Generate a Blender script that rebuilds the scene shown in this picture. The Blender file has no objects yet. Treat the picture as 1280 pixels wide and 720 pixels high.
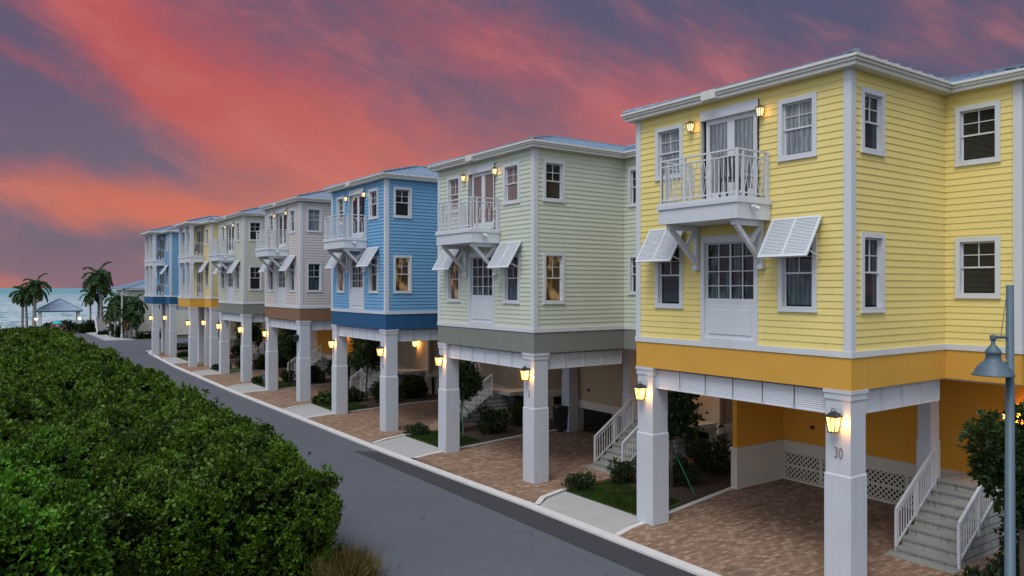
import bpy, math, random
import numpy as np
from mathutils import Vector, Matrix

random.seed(7)
rng = np.random.default_rng(11)
R = math.radians
scene = bpy.context.scene
COL = scene.collection

# ------------------------------------------------------------------ helpers
class MB:
    """collects polygons; build() links them as ONE mesh object"""
    def __init__(self):
        self.v = []; self.f = []; self.m = []
    def quad(self, pts, mi=0):
        b = len(self.v); self.v += [tuple(p) for p in pts]
        self.f.append(tuple(range(b, b + len(pts)))); self.m.append(mi)
    def box(self, x0, x1, y0, y1, z0, z1, mi=0):
        if x0 > x1: x0, x1 = x1, x0
        if y0 > y1: y0, y1 = y1, y0
        if z0 > z1: z0, z1 = z1, z0
        b = len(self.v)
        self.v += [(x0,y0,z0),(x1,y0,z0),(x1,y1,z0),(x0,y1,z0),(x0,y0,z1),(x1,y0,z1),(x1,y1,z1),(x0,y1,z1)]
        for q in ((0,3,2,1),(4,5,6,7),(0,1,5,4),(1,2,6,5),(2,3,7,6),(3,0,4,7)):
            self.f.append(tuple(b+i for i in q)); self.m.append(mi)
    def frust(self, a, b_, z0, z1, mi=0):
        """a, b_: (x0,x1,y0,y1) rectangles at z0 and z1"""
        b = len(self.v)
        self.v += [(a[0],a[2],z0),(a[1],a[2],z0),(a[1],a[3],z0),(a[0],a[3],z0),(b_[0],b_[2],z1),(b_[1],b_[2],z1),(b_[1],b_[3],z1),(b_[0],b_[3],z1)]
        for q in ((0,3,2,1),(4,5,6,7),(0,1,5,4),(1,2,6,5),(2,3,7,6),(3,0,4,7)):
            self.f.append(tuple(b+i for i in q)); self.m.append(mi)
    def bar(self, p, q, w, h=None, up=(0,0,1), mi=0):
        """square bar from p to q, w across, h along up"""
        p = Vector(p); q = Vector(q); h = w if h is None else h
        d = (q-p).normalized(); up = Vector(up)
        if abs(d.dot(up)) > .98: up = Vector((1,0,0))
        s = d.cross(up).normalized(); u = s.cross(d).normalized()
        s *= w/2; u *= h/2
        b = len(self.v)
        for c in (p, q):
            for e in (-s-u, s-u, s+u, -s+u): self.v.append(tuple(c+e))
        for k in ((0,1,2,3),(7,6,5,4),(0,4,5,1),(1,5,6,2),(2,6,7,3),(3,7,4,0)):
            self.f.append(tuple(b+i for i in k)); self.m.append(mi)
    def tube(self, pts, rad, n=10, cap=True, mi=0):
        pts = [Vector(p) for p in pts]
        rad = rad if isinstance(rad, (list, tuple)) else [rad]*len(pts)
        b = len(self.v)
        for i, p in enumerate(pts):
            d = (pts[min(i+1, len(pts)-1)] - pts[max(i-1, 0)]).normalized()
            up = Vector((0,0,1)) if abs(d.z) < .95 else Vector((1,0,0))
            s = d.cross(up).normalized(); u = s.cross(d)
            for k in range(n):
                a = 2*math.pi*k/n
                self.v.append(tuple(p + (s*math.cos(a)+u*math.sin(a))*rad[i]))
        for i in range(len(pts)-1):
            for k in range(n):
                k2 = (k+1) % n
                self.f.append((b+i*n+k, b+i*n+k2, b+(i+1)*n+k2, b+(i+1)*n+k)); self.m.append(mi)
        if cap:
            self.f.append(tuple(b+k for k in range(n))[::-1]); self.m.append(mi)
            self.f.append(tuple(b+(len(pts)-1)*n+k for k in range(n))); self.m.append(mi)
    def lathe(self, prof, c=(0,0,0), n=20, mi=0):
        b = len(self.v)
        for r, z in prof:
            for k in range(n):
                a = 2*math.pi*k/n
                self.v.append((c[0]+r*math.cos(a), c[1]+r*math.sin(a), c[2]+z))
        for i in range(len(prof)-1):
            for k in range(n):
                k2 = (k+1) % n
                self.f.append((b+i*n+k, b+i*n+k2, b+(i+1)*n+k2, b+(i+1)*n+k)); self.m.append(mi)
    def prism(self, poly, z0, z1, mi=0):
        n = len(poly); b = len(self.v)
        self.v += [(x,y,z0) for x,y in poly] + [(x,y,z1) for x,y in poly]
        area = sum(poly[i][0]*poly[(i+1)%n][1]-poly[(i+1)%n][0]*poly[i][1] for i in range(n))
        o = range(n) if area > 0 else range(n-1,-1,-1); o = list(o)
        self.f.append(tuple(b+n+i for i in o)); self.m.append(mi)
        self.f.append(tuple(b+i for i in reversed(o))); self.m.append(mi)
        for i in range(n):
            a, c = o[i], o[(i+1)%n]
            self.f.append((b+a, b+c, b+n+c, b+n+a)); self.m.append(mi)
    def mesh(self, name, mats, smooth=False):
        me = bpy.data.meshes.new(name)
        me.from_pydata(self.v, [], self.f)
        for m in (mats if isinstance(mats, (list, tuple)) else [mats]): me.materials.append(m)
        me.polygons.foreach_set('material_index', self.m)
        if smooth: me.polygons.foreach_set('use_smooth', [True]*len(self.f))
        me.update()
        return me

def link(name, me, parent=None, loc=(0,0,0), rz=0, mat=None):
    o = bpy.data.objects.new(name, me); COL.objects.link(o)
    o.location = loc; o.rotation_euler = (0,0,rz)
    if parent is not None: o.parent = parent
    if mat is not None:
        o.material_slots[0].link = 'OBJECT'; o.material_slots[0].material = mat
    return o

def bevel(o, w=.012, seg=2):
    m = o.modifiers.new('bevel', 'BEVEL'); m.width = w; m.segments = seg; m.limit_method = 'ANGLE'; m.angle_limit = R(50)
    return o

def thing(o, label, cat, group=None):
    o['label'] = label; o['category'] = cat
    if group: o['group'] = group
    return o

def empty(name, loc, rz=0):
    o = bpy.data.objects.new(name, None); COL.objects.link(o)
    o.location = loc; o.rotation_euler = (0,0,rz); o.empty_display_size = .2
    return o

def structure(o):
    o['kind'] = 'structure'; return o

_cache = {}
def cached(key, fn):
    if key not in _cache: _cache[key] = fn()
    return _cache[key]

# ------------------------------------------------------------------ materials
class NT:
    def __init__(self, nt): self.nt = nt
    def n(self, t, **kw):
        nd = self.nt.nodes.new(t)
        for k, v in kw.items(): setattr(nd, k, v)
        return nd
    def l(self, a, b): self.nt.links.new(a, b)
    def put(self, sock, v):
        if isinstance(v, (int, float)): sock.default_value = v
        elif isinstance(v, (tuple, list)):
            sock.default_value = v if len(v) == len(sock.default_value) else tuple(v)+(1,)
        else: self.l(v, sock)
    def math(self, op, a, b=None, c=None, clamp=False):
        nd = self.n('ShaderNodeMath', operation=op, use_clamp=clamp)
        self.put(nd.inputs[0], a)
        if b is not None: self.put(nd.inputs[1], b)
        if c is not None: self.put(nd.inputs[2], c)
        return nd.outputs[0]
    def mix(self, f, a, b, blend='MIX'):
        nd = self.n('ShaderNodeMix', data_type='RGBA', blend_type=blend)
        self.put(nd.inputs[0], f); self.put(nd.inputs[6], a); self.put(nd.inputs[7], b)
        return nd.outputs[2]
    def ramp(self, f, stops):
        nd = self.n('ShaderNodeValToRGB'); cr = nd.color_ramp
        while len(cr.elements) < len(stops): cr.elements.new(.5)
        for e, (p, c) in zip(cr.elements, stops):
            e.position = p; e.color = c if len(c) == 4 else tuple(c)+(1,)
        self.put(nd.inputs[0], f); return nd.outputs[0]
    def noise(self, vec, scale, detail=4, rough=.55, dist=0):
        nd = self.n('ShaderNodeTexNoise'); nd.inputs['Scale'].default_value = scale
        nd.inputs['Detail'].default_value = detail; nd.inputs['Roughness'].default_value = rough
        nd.inputs['Distortion'].default_value = dist
        if vec is not None: self.l(vec, nd.inputs['Vector'])
        return nd.outputs[0]
    def sstep(self, x, a, b):
        nd = self.n('ShaderNodeMapRange', interpolation_type='SMOOTHSTEP')
        self.put(nd.inputs[0], x); nd.inputs[1].default_value = a; nd.inputs[2].default_value = b
        return nd.outputs[0]

def new_mat(name):
    m = bpy.data.materials.new(name); m.use_nodes = True
    t = NT(m.node_tree); p = m.node_tree.nodes['Principled BSDF']
    return m, t, p

def coords(t, scale=(1,1,1), kind='Object'):
    tc = t.n('ShaderNodeTexCoord'); mp = t.n('ShaderNodeMapping'); mp.inputs['Scale'].default_value = scale
    t.l(tc.outputs[kind], mp.inputs['Vector']); return mp.outputs[0]

def world_pos(t, scale=(1,1,1), rot=0):
    g = t.n('ShaderNodeNewGeometry'); mp = t.n('ShaderNodeMapping'); mp.inputs['Scale'].default_value = scale
    mp.inputs['Rotation'].default_value = (0,0,rot)
    t.l(g.outputs['Position'], mp.inputs['Vector']); return mp.outputs[0]

def paint(name, col, rough=.5, var=.10, scale=3, bump=0, bscale=40, streak=False, metal=0, spec=.5):
    """painted surface with slight wear: low-frequency tone, fine grain, optional vertical rain streaks"""
    m, t, p = new_mat(name)
    v = world_pos(t)
    f = t.noise(v, scale, 5)
    c = t.mix(f, tuple(x*(1-var) for x in col), tuple(min(1, x*(1+var)) for x in col))
    if streak:
        s = t.noise(world_pos(t, (6,6,.5)), 1.6, 4)
        s = t.sstep(s, .52, .8)
        c = t.mix(t.math('MULTIPLY', s, .22), c, tuple(x*.55 for x in col))
    t.put(p.inputs['Base Color'], c); p.inputs['Roughness'].default_value = rough; p.inputs['Metallic'].default_value = metal
    p.inputs['Specular IOR Level'].default_value = spec
    if bump:
        b = t.n('ShaderNodeBump'); b.inputs['Strength'].default_value = bump; b.inputs['Distance'].default_value = .01
        t.put(b.inputs['Height'], t.noise(v, bscale, 6)); t.l(b.outputs[0], p.inputs['Normal'])
    return m

WHITE = paint('white_paint', (.62,.645,.675), .45, .05, 2, streak=True)
PIERW = paint('white_stucco', (.53,.56,.605), .75, .06, 1.5, bump=.25, bscale=60, streak=True)
CREAM = paint('cream_paint', (.66,.60,.50), .6, .06, 2)
GUTTER = paint('gutter_paint', (.66,.66,.62), .35, .06, 2, streak=True)
BLACK = paint('black_metal', (.025,.025,.028), .4, .2, 20)
BRASS = paint('brass_metal', (.22,.16,.06), .35, .2, 20, metal=.8)
VOIDSHADE = paint('crawlspace_shade', (.03,.028,.026), .9, .3, 2)  # near-black sheets standing in for shade under the floor and behind lattice
CONC = paint('concrete', (.40,.40,.395), .85, .12, 1.8, bump=.3, bscale=50, streak=False)
EDGE = paint('concrete_edging', (.62,.61,.59), .85, .12, 3, bump=.3, bscale=60)
SOIL = paint('mulch', (.05,.032,.022), .95, .5, 14, bump=.8, bscale=30)
TRUNK = paint('tree_bark', (.13,.10,.075), .9, .35, 12, bump=.6, bscale=40)
PALMTRUNK = paint('palm_bark', (.24,.23,.21), .85, .25, 4, bump=.5, bscale=18)
GREENSTK = paint('green_stake', (.02,.16,.09), .5, .15, 8)
POLEMAT = paint('lamp_pole_paint', (.075,.125,.16), .5, .16, 5, streak=True)
LOUVER = paint('louver_paint', (.62,.655,.70), .45, .05, 2, streak=True)

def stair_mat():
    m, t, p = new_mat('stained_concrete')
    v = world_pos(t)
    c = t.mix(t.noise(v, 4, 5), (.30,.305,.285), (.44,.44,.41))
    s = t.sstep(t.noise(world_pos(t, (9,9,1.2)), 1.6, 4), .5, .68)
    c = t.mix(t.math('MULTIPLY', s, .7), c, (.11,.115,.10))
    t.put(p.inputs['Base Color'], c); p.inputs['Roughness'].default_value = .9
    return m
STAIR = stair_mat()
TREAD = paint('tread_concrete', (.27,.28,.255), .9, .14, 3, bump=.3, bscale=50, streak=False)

def metal_roof():
    m, t, p = new_mat('blue_grey_metal_roof')
    c = t.mix(t.noise(world_pos(t), 1.2, 4), (.23,.33,.43), (.36,.47,.58))
    t.put(p.inputs['Base Color'], c); p.inputs['Metallic'].default_value = .35; p.inputs['Roughness'].default_value = .38
    return m
ROOF = metal_roof()

def siding_mat(name, col):
    m, t, p = new_mat(name)
    v = world_pos(t)
    a = t.noise(v, .9, 4); g = t.noise(world_pos(t, (2,2,60)), 3, 4)
    c = t.mix(a, tuple(x*.9 for x in col), tuple(min(1,x*1.08) for x in col))
    c = t.mix(t.math('MULTIPLY', g, .25), c, tuple(x*.8 for x in col))
    s = t.sstep(t.noise(world_pos(t, (5,5,.35)), 1.5, 4), .56, .85)
    c = t.mix(t.math('MULTIPLY', s, .18), c, tuple(x*.55 for x in col))
    gi = t.n('ShaderNodeNewGeometry'); c = t.mix(t.math('MULTIPLY', gi.outputs['Random Per Island'], .14), c, tuple(x*.72 for x in col))
    t.put(p.inputs['Base Color'], c); p.inputs['Roughness'].default_value = .6
    b = t.n('ShaderNodeBump'); b.inputs['Strength'].default_value = .15; b.inputs['Distance'].default_value = .004
    t.put(b.inputs['Height'], t.noise(world_pos(t, (3,3,40)), 8, 4)); t.l(b.outputs[0], p.inputs['Normal'])
    return m

def glow(name, col, strength, base=(.8,.8,.8)):
    m, t, p = new_mat(name)
    t.put(p.inputs['Base Color'], base); t.put(p.inputs['Emission Color'], col)
    p.inputs['Emission Strength'].default_value = strength; p.inputs['Roughness'].default_value = .3
    return m
def lantern_glass():
    m, t, p = new_mat('lit_lantern_glass')
    v = coords(t)
    f = t.noise(v, 14, 3)
    c = t.mix(f, (1,.40,.06), (1,.72,.26))
    t.put(p.inputs['Emission Color'], c); p.inputs['Emission Strength'].default_value = 2.6
    t.put(p.inputs['Base Color'], (.8,.6,.3))
    return m
LANTERN = lantern_glass()
SCONCE = glow('lit_sconce_glass', (1,.83,.42), .75)

def pane_mat(name, kind, seed=0):
    m, t, p = new_mat(name)
    tc = t.n('ShaderNodeTexCoord'); sep = t.n('ShaderNodeSeparateXYZ'); t.l(tc.outputs['Object'], sep.inputs[0])
    y, z = sep.outputs[1], sep.outputs[2]
    p.inputs['Roughness'].default_value = .04; p.inputs['Specular IOR Level'].default_value = .55
    if kind == 'curtain':
        w = t.math('SINE', t.math('ADD', t.math('MULTIPLY', y, 55), t.math('MULTIPLY', t.noise(coords(t, (1,3,.6)), 4, 2), 9)))
        w = t.math('MULTIPLY_ADD', w, .5, .5)
        c = t.mix(w, (.12,.135,.15), (.26,.28,.30))
        t.put(p.inputs['Base Color'], c)
    elif kind == 'blush':  # curtain folds with the pink sky reflection painted into their colour
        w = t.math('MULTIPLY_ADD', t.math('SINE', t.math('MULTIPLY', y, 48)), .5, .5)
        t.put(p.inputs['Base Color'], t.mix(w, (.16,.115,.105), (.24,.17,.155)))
    elif kind == 'half':
        w = t.math('SINE', t.math('ADD', t.math('MULTIPLY', y, 60), t.math('MULTIPLY', t.noise(coords(t, (1,3,.6)), 4, 2), 8)))
        w = t.math('MULTIPLY_ADD', w, .5, .5)
        c = t.mix(w, (.025,.034,.042), (.075,.092,.105))
        k = t.sstep(t.noise(coords(t, (1,1.2,.7)), 2.2+seed, 1), .42, .52)
        t.put(p.inputs['Base Color'], t.mix(k, (.008,.009,.01), c))
    elif kind == 'lit':
        f = t.sstep(t.noise(coords(t, (1,1.6,1.2)), 2.1+seed, 1), .44, .72)
        c = t.mix(f, (.06,.032,.014), (1,.62,.26))
        t.put(p.inputs['Base Color'], (.03,.02,.012)); t.put(p.inputs['Emission Color'], c); p.inputs['Emission Strength'].default_value = .22
    else:
        f = t.noise(coords(t), 1.5+seed, 2)
        t.put(p.inputs['Base Color'], t.mix(f, (.004,.005,.006), (.022,.026,.03)))
    return m
PANE = {'dark': pane_mat('dark_window_glass', 'dark'), 'curtain': pane_mat('curtained_glass', 'curtain'),
        'half': pane_mat('half_curtained_glass', 'half'), 'lit': pane_mat('warm_lit_glass', 'lit'), 'blush': pane_mat('blush_reflection_curtain', 'blush')}

def leaf_mat(name, dark, light, rough=.45, trans=.25):
    m = bpy.data.materials.new(name); m.use_nodes = True
    t = NT(m.node_tree); p = m.node_tree.nodes['Principled BSDF']
    g = t.n('ShaderNodeNewGeometry')
    big = t.noise(world_pos(t), 1.4, 3)
    f = t.math('ADD', t.math('MULTIPLY', g.outputs['Random Per Island'], .55), t.math('MULTIPLY', t.sstep(big,.34,.66), .5))
    c = t.ramp(f, [(.12, dark), (.5, tuple(a*.5+b*.5 for a, b in zip(dark, light))), (.85, light)])
    t.put(p.inputs['Base Color'], c); p.inputs['Roughness'].default_value = rough; p.inputs['Specular IOR Level'].default_value = .35
    tr = t.n('ShaderNodeBsdfTranslucent'); t.put(tr.inputs[0], t.mix(.4, c, (.10,.16,.01)))
    mx = t.n('ShaderNodeMixShader'); mx.inputs[0].default_value = trans
    t.l(p.outputs[0], mx.inputs[1]); t.l(tr.outputs[0], mx.inputs[2])
    t.l(mx.outputs[0], m.node_tree.nodes['Material Output'].inputs[0])
    return m
LEAF_HEDGE = leaf_mat('hedge_leaves', (.005,.017,.003), (.125,.245,.018))
LEAF_BRIGHT = leaf_mat('bright_hedge_leaves', (.010,.034,.005), (.14,.33,.026))
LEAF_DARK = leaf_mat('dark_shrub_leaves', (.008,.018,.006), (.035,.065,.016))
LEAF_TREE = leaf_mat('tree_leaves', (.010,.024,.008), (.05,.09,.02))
LEAF_PALM = leaf_mat('palm_leaves', (.010,.035,.012), (.05,.13,.03))
LEAF_LOW = leaf_mat('low_hedge_leaves', (.015,.035,.006), (.06,.11,.015))
GRASSM = leaf_mat('lawn_blades', (.018,.04,.006), (.06,.11,.014))
TANGRASS = leaf_mat('dry_ornamental_grass', (.06,.045,.012), (.23,.17,.06))
HCORE = paint('hedge_inner_shade', (.005,.008,.003), 1.0, .4, 6, spec=0)
DEADLEAF = leaf_mat('yellowed_palm_leaves', (.10,.055,.015), (.22,.13,.03))

# ------------------------------------------------------------------ foliage
def leaf_mesh(name, P, N, L, W, mats, mi=None, droop=.25):
    """one kite-shaped folded leaf quad per point, lying along direction N"""
    n = len(P)
    D = N/np.maximum(np.linalg.norm(N, axis=1, keepdims=True), 1e-6)
    A = rng.normal(size=(n,3)); S = np.cross(D, A); S /= np.maximum(np.linalg.norm(S, axis=1, keepdims=True), 1e-6)
    U = np.cross(S, D)
    L = np.asarray(L).reshape(-1,1)*(.7+.6*rng.random((n,1))); W = np.asarray(W).reshape(-1,1)*(.75+.5*rng.random((n,1)))
    mid = P + D*L*.5
    V = np.empty((n,4,3))
    V[:,0] = P; V[:,1] = mid + S*W*.5 + U*W*.18; V[:,2] = P + D*L - U*L*droop*.3; V[:,3] = mid - S*W*.5 + U*W*.18
    me = bpy.data.meshes.new(name)
    me.vertices.add(4*n); me.vertices.foreach_set('co', V.reshape(-1).astype(np.float32))
    me.loops.add(4*n); me.loops.foreach_set('vertex_index', np.arange(4*n, dtype=np.int32))
    me.polygons.add(n); me.polygons.foreach_set('loop_start', np.arange(0,4*n,4, dtype=np.int32))
    for m in (mats if isinstance(mats, (list,tuple)) else [mats]): me.materials.append(m)
    if mi is not None: me.polygons.foreach_set('material_index', np.asarray(mi, dtype=np.int32))
    me.update(calc_edges=True)
    return me

def sprigs(C, Nrm, k, spread):
    """k leaves radiating round each sprig centre C whose axis is Nrm"""
    n = len(C)
    P = np.repeat(C, k, axis=0); A = np.repeat(Nrm, k, axis=0)
    D = A + rng.normal(size=(n*k,3))*spread
    return P + rng.normal(size=(n*k,3))*.012, D

_w = [(rng.normal(size=2)*f, rng.random()*6.28, 1/f**.45) for f in (.35,.6,1.1,1.7,2.3,3.0,3.9,5.0,6.5) for _ in range(3)]
_wn = sum(a for _,_,a in _w)
def lump(x, y):
    return sum(a*np.sin(k[0]*x + k[1]*y + p) for k, p, a in _w)/_wn*3.4

def domes(u, v, cell, seed):
    """height and tilt of a field of leafy mounds: nearest jittered centre wins"""
    rs = np.random.default_rng(seed)
    iu, iv = np.floor(u/cell).astype(int), np.floor(v/cell).astype(int)
    tab = rs.random((64,64,4)); best = np.full(u.shape, -9.); du = np.zeros_like(u); dv = np.zeros_like(u)
    for a in (-1,0,1):
        for b in (-1,0,1):
            t_ = tab[(iu+a)%64, (iv+b)%64]
            cu = (iu+a+.15+.7*t_[...,0])*cell; cv = (iv+b+.15+.7*t_[...,1])*cell; rr = cell*(.62+.35*t_[...,2])
            d2 = ((u-cu)**2+(v-cv)**2)/rr**2
            hgt = (t_[...,3]-.5)*.55*cell + .75*cell*(1-d2)
            k = hgt > best; best = np.where(k,hgt,best); du = np.where(k,(u-cu)/rr,du); dv = np.where(k,(v-cv)/rr,dv)
    return np.maximum(best,-.5*cell)-.35*cell, du, dv

def hedge(name, x0, x1, y0, y1, h, dens, L, mats, label, amp=.3, faces=('x1','y0'), sub=None, cat='hedge', rnd=.45, kk=6, bright=0.0, cell=.8):
    """a clipped leafy hedge mass: uneven top, rounded shoulders, sprigs of real leaves on a dark inner body"""
    def top(x, y):
        e = np.minimum(np.minimum(x-x0, x1-x), np.minimum(y-y0, y1-y))
        e = np.clip(e, 0, rnd)/rnd
        return h + amp*.8*lump(x, y) + domes(np.asarray(x), np.asarray(y), cell, 5)[0]*1.05 - (1-np.sqrt(np.clip(1-(1-e)**2, 0, 1)))*rnd*1.0
    def edge(v, q): return .16*np.sin(v*2.3+q) + .10*np.sin(v*5.1+2*q)+.07*np.sin(v*9.7+q)
    Cs, Ns = [], []
    n = int((x1-x0)*(y1-y0)*dens)
    x = x0+rng.random(n)*(x1-x0); y = y0+rng.random(n)*(y1-y0)
    z = top(x, y)
    e = .08
    gx = (top(x+e,y)-top(x-e,y))/(2*e); gy = (top(x,y+e)-top(x,y-e))/(2*e)
    _, da, db = domes(x, y, cell, 5); gx = gx*.4-da*.9; gy = gy*.4-db*.9
    nn = np.stack([-gx,-gy,np.ones(n)],1); nn /= np.linalg.norm(nn,axis=1,keepdims=True)
    dep = -np.abs(rng.normal(size=n))*.13 + .05
    stick = rng.random(n) < .05; dep[stick] += rng.random(stick.sum())*.26
    Cs.append(np.stack([x,y,z],1)+nn*dep[:,None]); Ns.append(nn)
    for fc in faces:
        if fc[0] == 'x': m = int((y1-y0)*h*dens)
        else: m = int((x1-x0)*h*dens)
        zz = rng.random(m)*(h-.1)+.05
        dep = np.abs(rng.normal(size=m))*.14 - .05
        bulge = .12*np.sin(zz*1.7)
        sv = (y0+rng.random(m)*(y1-y0)) if fc[0]=='x' else (x0+rng.random(m)*(x1-x0))
        dh, da, db = domes(sv+50, zz+20, cell*.9, 8); dep = dep - dh*.55
        if fc == 'x1':
            yy = sv; xx = x1 + edge(yy, zz*1.3) + bulge - dep - .05; N = np.tile([1,0,.25],(m,1))
        elif fc == 'x0':
            yy = sv; xx = x0 - edge(yy, zz*1.3) - bulge + dep; N = np.tile([-1,0,.25],(m,1))
        elif fc == 'y0':
            xx = sv; yy = y0 - edge(xx, zz*1.3) - bulge + dep; N = np.tile([0,-1,.25],(m,1))
        else:
            xx = sv; yy = y1 + edge(xx, zz*1.3) + bulge - dep; N = np.tile([0,1,.25],(m,1))
        N = N.astype(float); N[:,2] += db*.7; N[:,1 if fc[0]=='x' else 0] += da*.7
        k = zz < top(np.clip(xx,x0+.02,x1-.02), np.clip(yy,y0+.02,y1-.02))+.05
        Cs.append(np.stack([xx,yy,zz],1)[k]); Ns.append(N[k].astype(float))
    C = np.concatenate(Cs); N = np.concatenate(Ns)
    # sprigs of different size and lean make light and dark clumps
    N = N + rng.normal(size=N.shape)*.25
    P, D = sprigs(C, N, kk, .75)
    LL = np.repeat(L*(.7+.6*rng.random(len(C))), kk)
    cx, cy = (x0+x1)/2, (y0+y1)/2
    O = np.array([cx, cy, 0])
    root = empty(name, (cx, cy, 0)); thing(root, label, cat)
    link('leaves', leaf_mesh(name, P-O, D, LL, LL*.55, mats), root)
    # solid near-black hull: the shade inside the hedge put into its colour
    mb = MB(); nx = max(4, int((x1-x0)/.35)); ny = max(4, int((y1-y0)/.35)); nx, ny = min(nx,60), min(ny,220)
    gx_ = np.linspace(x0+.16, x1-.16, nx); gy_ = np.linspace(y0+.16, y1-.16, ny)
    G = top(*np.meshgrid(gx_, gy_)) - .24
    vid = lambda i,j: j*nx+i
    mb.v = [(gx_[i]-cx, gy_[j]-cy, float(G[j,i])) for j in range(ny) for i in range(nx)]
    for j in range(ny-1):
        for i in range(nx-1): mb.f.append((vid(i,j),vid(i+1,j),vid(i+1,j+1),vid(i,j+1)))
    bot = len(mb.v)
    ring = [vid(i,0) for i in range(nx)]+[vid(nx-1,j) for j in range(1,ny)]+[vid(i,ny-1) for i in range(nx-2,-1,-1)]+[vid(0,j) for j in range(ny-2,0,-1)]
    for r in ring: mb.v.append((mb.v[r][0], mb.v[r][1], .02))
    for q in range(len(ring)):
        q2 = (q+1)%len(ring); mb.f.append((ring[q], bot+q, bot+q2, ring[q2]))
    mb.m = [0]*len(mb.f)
    link('shade_core', mb.mesh(name+'_core', HCORE, True), root)
    return root

def blob_points(n, blobs, shell=.55):
    """leaf points through overlapping ellipsoids, thicker near each surface"""
    w = np.array([b[3]*b[4]*b[5] for b in blobs])**.8; w /= w.sum()
    idx = rng.choice(len(blobs), n, p=w); B = np.array(blobs)[idx]
    d = rng.normal(size=(n,3)); d /= np.linalg.norm(d,axis=1,keepdims=True)
    r = shell+(1-shell)*rng.random(n)**.6
    r = r*(1+.12*rng.normal(size=n))
    P = B[:,:3] + d*B[:,3:6]*r[:,None]
    return P, d

def shrub_meshes(key, blobs, n, L, mat, kk=5):
    def mk():
        C, d = blob_points(n, blobs)
        k = C[:,2] > .02; C = C[k]; d = d[k]
        d[:,2] += .35
        P, D = sprigs(C, d, kk, .7)
        return leaf_mesh(key, P, D, np.full(len(P), L), np.full(len(P), L*.5), mat)
    return cached(key, mk)

def stem_mesh(key, segs, mat):
    def mk():
        mb = MB()
        for pts, r in segs: mb.tube(pts, r, 7)
        return mb.mesh(key, mat, True)
    return cached(key, mk)

def place_shrub(name, key, blobs, n, L, mat, loc, label, rz=0, scale=1, group=None):
    e = empty(name, loc, rz); e.scale = (scale,)*3; thing(e, label, 'shrub', group)
    link('foliage', shrub_meshes(key, blobs, n, L, mat), e)
    segs = [([(0,0,-.02),(random.uniform(-.1,.1),random.uniform(-.1,.1),.25),(b[0],b[1],b[2])],[.02,.016,.008]) for b in blobs[:5]]
    link('stems', stem_mesh(key+'_st', segs, TRUNK), e)
    return e

TREE_BL = {
 'a': [(0,0,2.5,.75,.75,.7),(.5,.2,2.2,.5,.5,.45),(-.5,-.1,2.25,.5,.5,.5),(.1,-.5,2.0,.5,.45,.4),(-.1,.5,2.9,.5,.5,.45),(.35,-.2,3.1,.4,.4,.45),(-.3,.1,1.7,.35,.35,.3)],
 'b': [(0,0,2.9,.8,.8,.9),(.55,.2,2.3,.55,.5,.5),(-.55,-.1,2.45,.55,.5,.6),(.1,-.6,2.2,.55,.5,.5),(-.1,.5,3.4,.5,.5,.5),(.3,-.25,3.7,.4,.4,.5),(-.4,.4,1.9,.4,.4,.35)],
}
def place_tree(kind, loc, label, rz=0, scale=1, stakes=False, n=1500):
    e = empty('tree', loc, rz); e.scale = (scale,)*3; thing(e, label, 'tree', 'small trees in the planting beds')
    bl = TREE_BL[kind]
    def mk():
        C, d = blob_points(n, bl, .35); d[:,2] += .1
        P, D = sprigs(C, d, 7, .8)
        return leaf_mesh('tree_crown_'+kind, P, D, np.full(len(P), .115), np.full(len(P), .058), LEAF_TREE)
    link('crown', cached('crown'+kind, mk), e)
    segs = [([(0,0,-.05),(.02,.01,.8),(-.01,.02,1.6),(0,0,2.6)],[.055,.045,.038,.02])]
    for b in bl[1:]: segs.append(([(0,.01,1.2+.1*b[2]),(b[0]*.5,b[1]*.5,1.2+.45*(b[2]-1)),(b[0],b[1],b[2])],[.025,.018,.008]))
    link('trunk', stem_mesh('trunk'+kind, segs, TRUNK), e)
    if stakes:
        mb = MB()
        for a in (.4, 2.5, 4.6): mb.bar((math.cos(a)*1.0, math.sin(a)*1.0, 0), (0,0,1.25), .03)
        link('stake', cached('stk', lambda: mb.mesh('stakes', GREENSTK)), e)
    return e

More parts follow.
